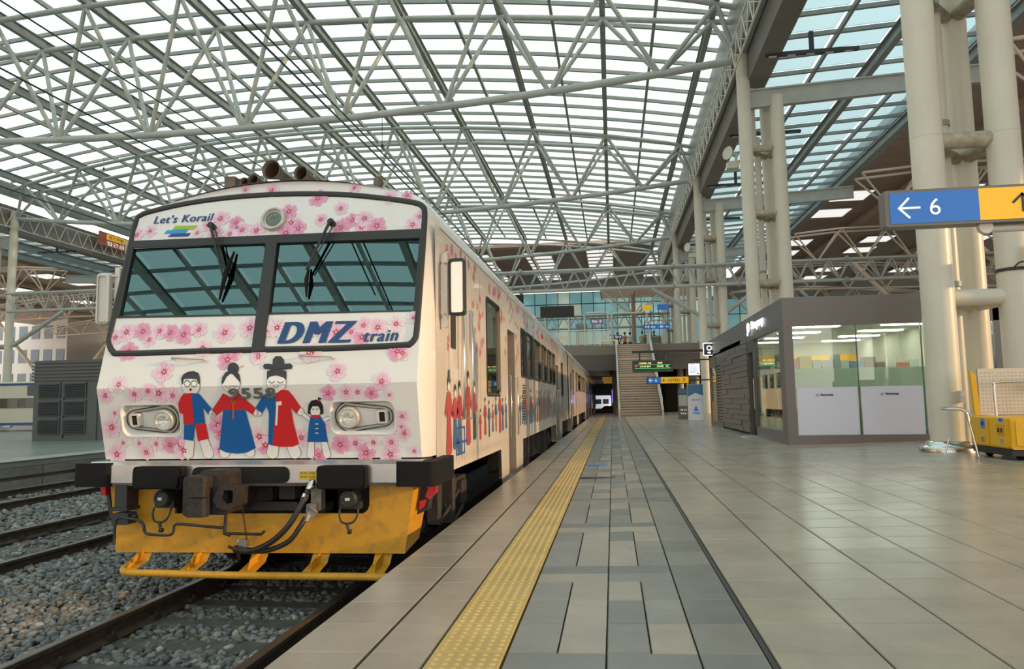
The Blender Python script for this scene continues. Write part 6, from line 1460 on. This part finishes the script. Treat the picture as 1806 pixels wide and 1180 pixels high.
def deck_sign(x0, x1, z0, z1, Y, m, label, s=None, tm=None):
    t = thing('concourse_sign', label, 'sign', ((x0 + x1) / 2, Y, z0)); b = MB(); b.box(x0, x1, Y, Y + .1, z0, z1); obj('sign_box', b, m, t)
    b = MB(); b.tube((x0 + .1, Y + .05, 5.42), (x0 + .1, Y + .05, z0), .025, 6); b.tube((x1 - .1, Y + .05, 5.42), (x1 - .1, Y + .05, z0), .025, 6); obj('sign_post', b, DARK, t)
    if s: b = MB(); text_on(b, s, lambda u, v, c: (x0 + .1 + u, Y - .01, z0 + (z1 - z0) * .25 + v), w=(x1 - x0) - .2, h=(z1 - z0) * .5, bold=.02); obj('sign_text', b, tm or SW, t)
deck_sign(-1.45, -.55, 7.1, 7.5, 53.0, mat('brown_sign', (.30, .22, .16), .5), 'brown sign with lit letters above the left deck', '타는 곳', mat('violet_letters', (0, 0, 0), .5, emit=(.6, .5, 1), estr=1.2))
deck_sign(-.6, .9, 6.55, 6.85, 60, mat('dark_sign', (.06, .06, .06), .4), 'dark sign with violet lit letters near the stair head', '승강장 안내', mat('violet_letters', (0, 0, 0), .5, emit=(.6, .5, 1), estr=1.2))
deck_sign(2.35, 3.0, 8.0, 8.4, 53, SYEL, 'plain yellow sign beside the column above the stairs'); deck_sign(3.4, 4.2, 8.0, 8.4, 53, BLUE, 'plain blue sign beside the column above the stairs'); deck_sign(2.4, 4.4, 6.75, 7.1, 54.5, BLUE, 'long blue sign with white letters above the stair head', '타는 곳 6', SW)
deck_sign(-3.6, -3.1, 5.9, 6.2, 52.2, SYEL, 'small yellow panel behind the deck balustrade')
rr = random.Random(21)
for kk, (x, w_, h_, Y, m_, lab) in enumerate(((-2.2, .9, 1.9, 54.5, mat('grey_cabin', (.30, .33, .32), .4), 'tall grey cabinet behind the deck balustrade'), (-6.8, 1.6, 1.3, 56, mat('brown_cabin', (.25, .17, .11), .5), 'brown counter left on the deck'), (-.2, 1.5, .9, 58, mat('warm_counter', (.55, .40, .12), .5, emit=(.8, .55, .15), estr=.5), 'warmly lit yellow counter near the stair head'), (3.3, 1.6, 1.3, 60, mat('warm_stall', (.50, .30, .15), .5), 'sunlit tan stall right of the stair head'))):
    b = MB(); b.rbox(x - w_ / 2, x + w_ / 2, Y, Y + .6, 5.42, 5.42 + h_, .04, 'y'); c_ = solo('cabinet', b, m_, lab, 'cabinet', (x, Y, 5.42))
    b = MB(); b.box(x - w_ / 2 + .08, x + w_ / 2 - .08, Y - .02, Y, 5.42 + h_ * .55, 5.42 + h_ * .9); obj('glazed_front', b, mat('grey_green_glass', (.15, .22, .20), .1), c_)
# brown lattice canopy above the stair head
t = thing('lattice_canopy', 'brown lattice canopy on a single post above the stair head', 'canopy', (2.0, 60, 5.42)); b = MB(); b.tube((1.9, 60, 5.42), (1.9, 60, 10.2), .17, 12); obj('canopy_post', b, mat('brown_post', (.30, .20, .13), .5), t)
for j in range(9): 
    b = MB(); b.box(-.8, 7.5, 58 + j * .6, 58.12 + j * .6, 10.35, 10.55); obj('canopy_slat', b, BRN2, t)
for x in (-.7, 2, 4.5, 7.4): b = MB(); b.box(x - .06, x + .06, 58, 63, 10.2, 10.36); obj('canopy_beam', b, BRN2, t)
for (x, y, z) in ((-.5, 58.3, 10.2), (4.2, 58.3, 10.2), (-.5, 62, 10.2), (4.2, 62, 10.2), (.8, 58.3, 10.2), (3.0, 62, 10.2)): b = MB(); b.tube((1.9, 60, 8.4), (x, y, z), .06, 6); obj('canopy_brace', b, CREAM, t)

# people near the stair head
def skin_person(name, x, y, z, h, top, bot, hair, label, pose=0, skin=(.55, .36, .26), face=-1):
    t = thing(name, label, 'person', (x, y, z)); s = h / 1.72; f = face
    J = {'pel': (0, 0, .95), 'ch': (0, 0, 1.28), 'nk': (0, 0, 1.46), 'lsh': (-.17, 0, 1.40), 'rsh': (.17, 0, 1.40), 'lel': (-.24, .02 * f, 1.12), 'rel': (.24, .02 * f, 1.12), 'lwr': (-.22, .12 * f, .90), 'rwr': (.22, .12 * f, .90), 'lhp': (-.09, 0, .90), 'rhp': (.09, 0, .90), 'lkn': (-.11, .02 * f, .50), 'rkn': (.11, .02 * f, .50), 'lan': (-.11, 0, .09), 'ran': (.11, 0, .09), 'lto': (-.12, .15 * f, .04), 'rto': (.12, .15 * f, .04), 'hd': (0, .01 * f, 1.62)}
    if pose == 1: J['rel'] = (.30, .12 * f, 1.22); J['rwr'] = (.15, .26 * f, 1.32)
    if pose == 2: J['lkn'] = (-.12, .15 * f, .52); J['lan'] = (-.12, .02 * f, .1); J['ran'] = (.1, -.25 * f, .12); J['lto'] = (-.12, .17 * f, .05); J['rto'] = (.1, -.12 * f, .05)
    rad = {'pel': .13, 'ch': .145, 'nk': .055, 'lsh': .07, 'rsh': .07, 'lel': .048, 'rel': .048, 'lwr': .032, 'rwr': .032, 'lhp': .10, 'rhp': .10, 'lkn': .065, 'rkn': .065, 'lan': .042, 'ran': .042, 'lto': .035, 'rto': .035, 'hd': .095}
    E = [('pel', 'ch'), ('ch', 'nk'), ('nk', 'hd'), ('ch', 'lsh'), ('ch', 'rsh'), ('lsh', 'lel'), ('lel', 'lwr'), ('rsh', 'rel'), ('rel', 'rwr'), ('pel', 'lhp'), ('pel', 'rhp'), ('lhp', 'lkn'), ('lkn', 'lan'), ('lan', 'lto'), ('rhp', 'rkn'), ('rkn', 'ran'), ('ran', 'rto')]
    names = list(J); me = bpy.data.meshes.new('body'); me.from_pydata([tuple(c * s for c in J[n_]) for n_ in names], [(names.index(a), names.index(c)) for a, c in E], [])
    o = bpy.data.objects.new('body', me); link(o); o.parent = t; m = o.modifiers.new('s', 'SKIN'); sv = me.skin_vertices[0].data
    for i, n_ in enumerate(names): sv[i].radius = (rad[n_] * s, rad[n_] * s * (.72 if n_ in ('pel', 'ch') else 1)); sv[i].use_root = n_ == 'pel'
    sub = o.modifiers.new('u', 'SUBSURF'); sub.levels = sub.render_levels = 1
    dg = bpy.context.evaluated_depsgraph_get(); m2 = bpy.data.meshes.new_from_object(o.evaluated_get(dg)); o.modifiers.clear(); o.data = m2
    for c in (top, bot, skin): m2.materials.append(mat('cloth_%02x%02x%02x' % tuple(int(v * 255) for v in c), c, .8))
    for pgn in m2.polygons:
        zc = pgn.center.z / s; xc = abs(pgn.center.x / s); pgn.use_smooth = True
        pgn.material_index = 2 if (zc > 1.48 or (xc > .19 and zc < .96)) else (0 if zc > .93 else 1)
    b = MB(); b.lathe([(.03, -.06), (.10, -.02), (.108, .05), (.08, .11), (.02, .135)], (x, y - .015 * f, z + 1.64 * s), n=12); obj('hair', b, mat('hair_dark', hair, .6), t)
    b = MB()
    for q in (-1, 1): b.lathe([(.009, 0), (.004, .008)], (x + q * .03, y + .10 * f, z + 1.63 * s), (0, f, 0), 6)
    b.tube((x, y + .09 * f, z + 1.61 * s), (x, y + .115 * f, z + 1.59 * s), .010, 6); obj('face', b, mat('face_dark', (.12, .06, .05), .6), t)
    return t
PPL = [(.55, 60.5, (.05, .05, .06), (.03, .03, .04), 'person in black clothes, leftmost at the stair head', 0), (1.15, 61, (.60, .25, .16), (.15, .05, .05), 'person in orange-red top near the stair head', 1), (1.55, 60.2, (.62, .58, .55), (.1, .1, .12), 'person in white top left of the canopy post', 0), (2.6, 61, (.62, .60, .56), (.2, .2, .22), 'person in light shirt right of the canopy post', 1), (3.0, 60.3, (.04, .04, .05), (.03, .03, .05), 'person in dark jacket right of the canopy post', 2), (3.55, 61, (.03, .03, .035), (.02, .02, .03), 'person all in black, before the tan stall', 0), (-.1, 61.5, (.60, .70, .05), (.05, .05, .07), 'person in bright yellow-green vest beside the lit counter', 0)]
for (x, y, tp, bt, lab, po) in PPL: skin_person('person', x, y, 5.42, random.uniform(1.6, 1.76), tp, bt, (.015, .012, .01), lab, po)

# train in the distance under the deck and purple lamp
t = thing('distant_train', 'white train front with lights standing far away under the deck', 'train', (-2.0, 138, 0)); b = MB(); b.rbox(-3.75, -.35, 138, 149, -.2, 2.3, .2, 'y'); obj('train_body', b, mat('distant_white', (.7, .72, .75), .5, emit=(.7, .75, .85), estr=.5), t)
b = MB(); b.rbox(-3.3, -2.2, 137.95, 138, .7, 1.6, .1, 'y'); b.rbox(-1.9, -.8, 137.95, 138, .7, 1.6, .1, 'y'); obj('train_window', b, MULL, t)
b = MB(); b.lathe([(.12, 0), (.1, .03)], (-3.4, 137.96, .3), (0, -1, 0), 10); b.lathe([(.12, 0), (.1, .03)], (-.7, 137.96, .3), (0, -1, 0), 10); obj('train_lamp', b, LIT, t)
b = MB(); p = atY(1085, 700, 57); b.rbox(p[0] - .25, p[0] + .25, 57, 57.2, p[2] - .5, p[2] + .6, .1, 'y'); solo('violet_lamp_box', b, mat('violet_lamp', (.1, .05, .3), .5, emit=(.28, .18, .95), estr=1.5), 'glowing violet box under the deck beside the stairs', 'lamp', (p[0], 57, p[2]))
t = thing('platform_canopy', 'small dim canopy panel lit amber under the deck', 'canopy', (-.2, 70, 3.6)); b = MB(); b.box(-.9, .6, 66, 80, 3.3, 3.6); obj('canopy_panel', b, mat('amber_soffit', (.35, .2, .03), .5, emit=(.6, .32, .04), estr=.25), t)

# ---------------------------------------------------------------- left: equipment cabin
CG = mat('cabin_dark_grey', (.085, .09, .088), .5, var=.08, vscale=1)
CX0, CX1, CYY, CZ = -19.9, -14.0, 22.5, .48
t = thing('equipment_cabin', 'dark grey louvred equipment cabin on the left platform', 'cabin', (CX0, CYY, CZ))
b = MB(); b.box(CX0, CX1, CYY, CYY + 3.2, CZ, 3.25); obj('cabin_shell', b, CG, t)
for j in range(6): b = MB(); b.box(CX0 - .06, CX1 + .06, CYY - .06, CYY + 3.26, 2.55 + j * .12, 2.61 + j * .12); obj('roof_band', b, CG, t)
b = MB(); b.box(CX0 - .35, CX0, CYY + .1, CYY + .9, 2.05, 2.4); obj('side_hood', b, CG, t)
for i in range(2):
    for j in range(3):
        x0 = CX0 + .18 + i * .98; z0 = CZ + .22 + j * .62; b = MB(); b.rbox(x0, x0 + .86, CYY - .04, CYY - .005, z0, z0 + .56, .01, 'y'); lv = obj('louvre_door', b, CG, t)
        for q in range(9):
            b = MB(); zz_ = z0 + .04 + q * .055; b.add([(x0 + .05, CYY - .045, zz_), (x0 + .81, CYY - .045, zz_), (x0 + .81, CYY - .075, zz_ - .02), (x0 + .05, CYY - .075, zz_ - .02), (x0 + .05, CYY - .045, zz_ + .03), (x0 + .81, CYY - .045, zz_ + .03)], [(3, 2, 5, 4), (0, 1, 2, 3)]); obj('louvre_slat', b, DARK, lv)
b = MB(); b.box(CX0 + 2.4, CX0 + 2.44, CYY - .03, CYY, CZ, 2.5); b.box(CX0 + 1.14, CX0 + 1.18, CYY - .05, CYY, CZ + .1, 2.4); obj('door_post', b, CG, t)

# distant passenger train on the far left
t = thing('distant_coach', 'cream coach with blue bands standing beyond the left platform', 'train', (-34, 36, 0)); b = MB(); b.rbox(-46, -26.5, 33.2, 35.9, .75, 3.0, .15, 'x'); obj('coach_body', b, mat('coach_cream', (.62, .58, .46), .4), t)
NB = mat('coach_blue', (.02, .05, .22), .4)
b = MB(); b.box(-46, -26.5, 33.18, 33.2, 2.80, 2.92); b.box(-46, -26.5, 33.18, 33.2, .80, .90); obj('blue_band', b, NB, t); b = MB(); b.box(-46, -26.6, 33.17, 33.2, 1.65, 2.15); wb = obj('window_band', b, mat('coach_window_band', (.03, .035, .04), .1), t)
x = -45.5
while x < -27: b = MB(); b.rbox(x, x + 1.3, 33.155, 33.17, 1.68, 2.12, .05, 'y'); obj('coach_window', b, mat('coach_glass', (.09, .085, .05), .06), wb); x += 1.75
b = MB(); b.box(-34.6, -34.0, 33.15, 33.17, 1.65, 2.15); obj('blue_block', b, mat('coach_royal', (.03, .10, .42), .4), wb)

# distant town on the left and right, behind the hall sides
WB = mat('white_facade', (.70, .66, .60), .7, var=.06); GL2 = mat('town_window', (.18, .22, .26), .15)
def building(x0, x1, y, z1, m, label, nx, nz, depth=8, face='y', zb=0):
    t = thing('building', label, 'building', ((x0 + x1) / 2, y, zb)); b = MB(); b.box(x0, x1, y, y + depth, zb, z1); b.box(x0 - .2, x1 + .2, y - .2, y + depth, z1, z1 + .4); obj('wall', b, m, t)
    fx = (x1 - x0) / nx; fz = (z1 - zb - 1) / nz
    for i in range(nx):
        for j in range(nz):
            b = MB(); b.box(x0 + fx * (i + .18), x0 + fx * (i + .82), y - .06, y + .02, zb + .6 + fz * (j + .25), zb + .6 + fz * (j + .8)); obj('window', b, GL2, t)
    return t
building(-84.5, -71.5, 86, 20, WB, 'white office block with dark windows at the far left', 7, 6)
t = building(-70.5, -58, 92, 10.5, mat('cream_facade', (.72, .62, .48), .7), 'low cream building left of centre beyond the raking struts', 9, 3); b = MB(); b.box(-69.5, -67.5, 91.7, 91.9, 6.0, 9.2); obj('blue_sign', b, BLUE, t)
building(-56, -47, 104, 9.5, mat('tan_facade', (.62, .50, .36), .7), 'long tan building with a railing roof behind the cabin', 11, 2)
building(44, 70, 88, 15, mat('pale_glass_block', (.45, .55, .55), .3, .3), 'pale glass block far right beyond the side hall', 9, 5)
b = MB(); b.box(14, 80, -14, 120, -.3, .5); struct('ground_right', b, LP)
t = building(60, 61, 10, 8.5, WB, 'unseen white wall added far right to block the low sun', 1, 3, 60)  # out of view, added to keep the low sun off the platform
# escalator shed & blue panel seen between the right hand tubes
b = MB(); b.rbox(8.6, 12.6, 19.0, 19.2, 1.7, 3.2, .02, 'y'); pb = solo('blue_hoarding', b, mat('hoarding_blue', (.03, .17, .45), .5), 'blue hoarding panel seen between the column tubes at right', 'hoarding', (10.6, 19, .8))
b = MB(); b.box(8.6, 12.6, 19.01, 19.19, .7, 1.7); obj('grey_base', b, mat('hoarding_grey', (.18, .20, .20), .6), pb)
for x in (8.8, 10.6, 12.4): b = MB(); b.tube((x, 19.3, .72), (x, 19.3, 3.3), .04, 8); obj('hoarding_post', b, STEEL, pb)
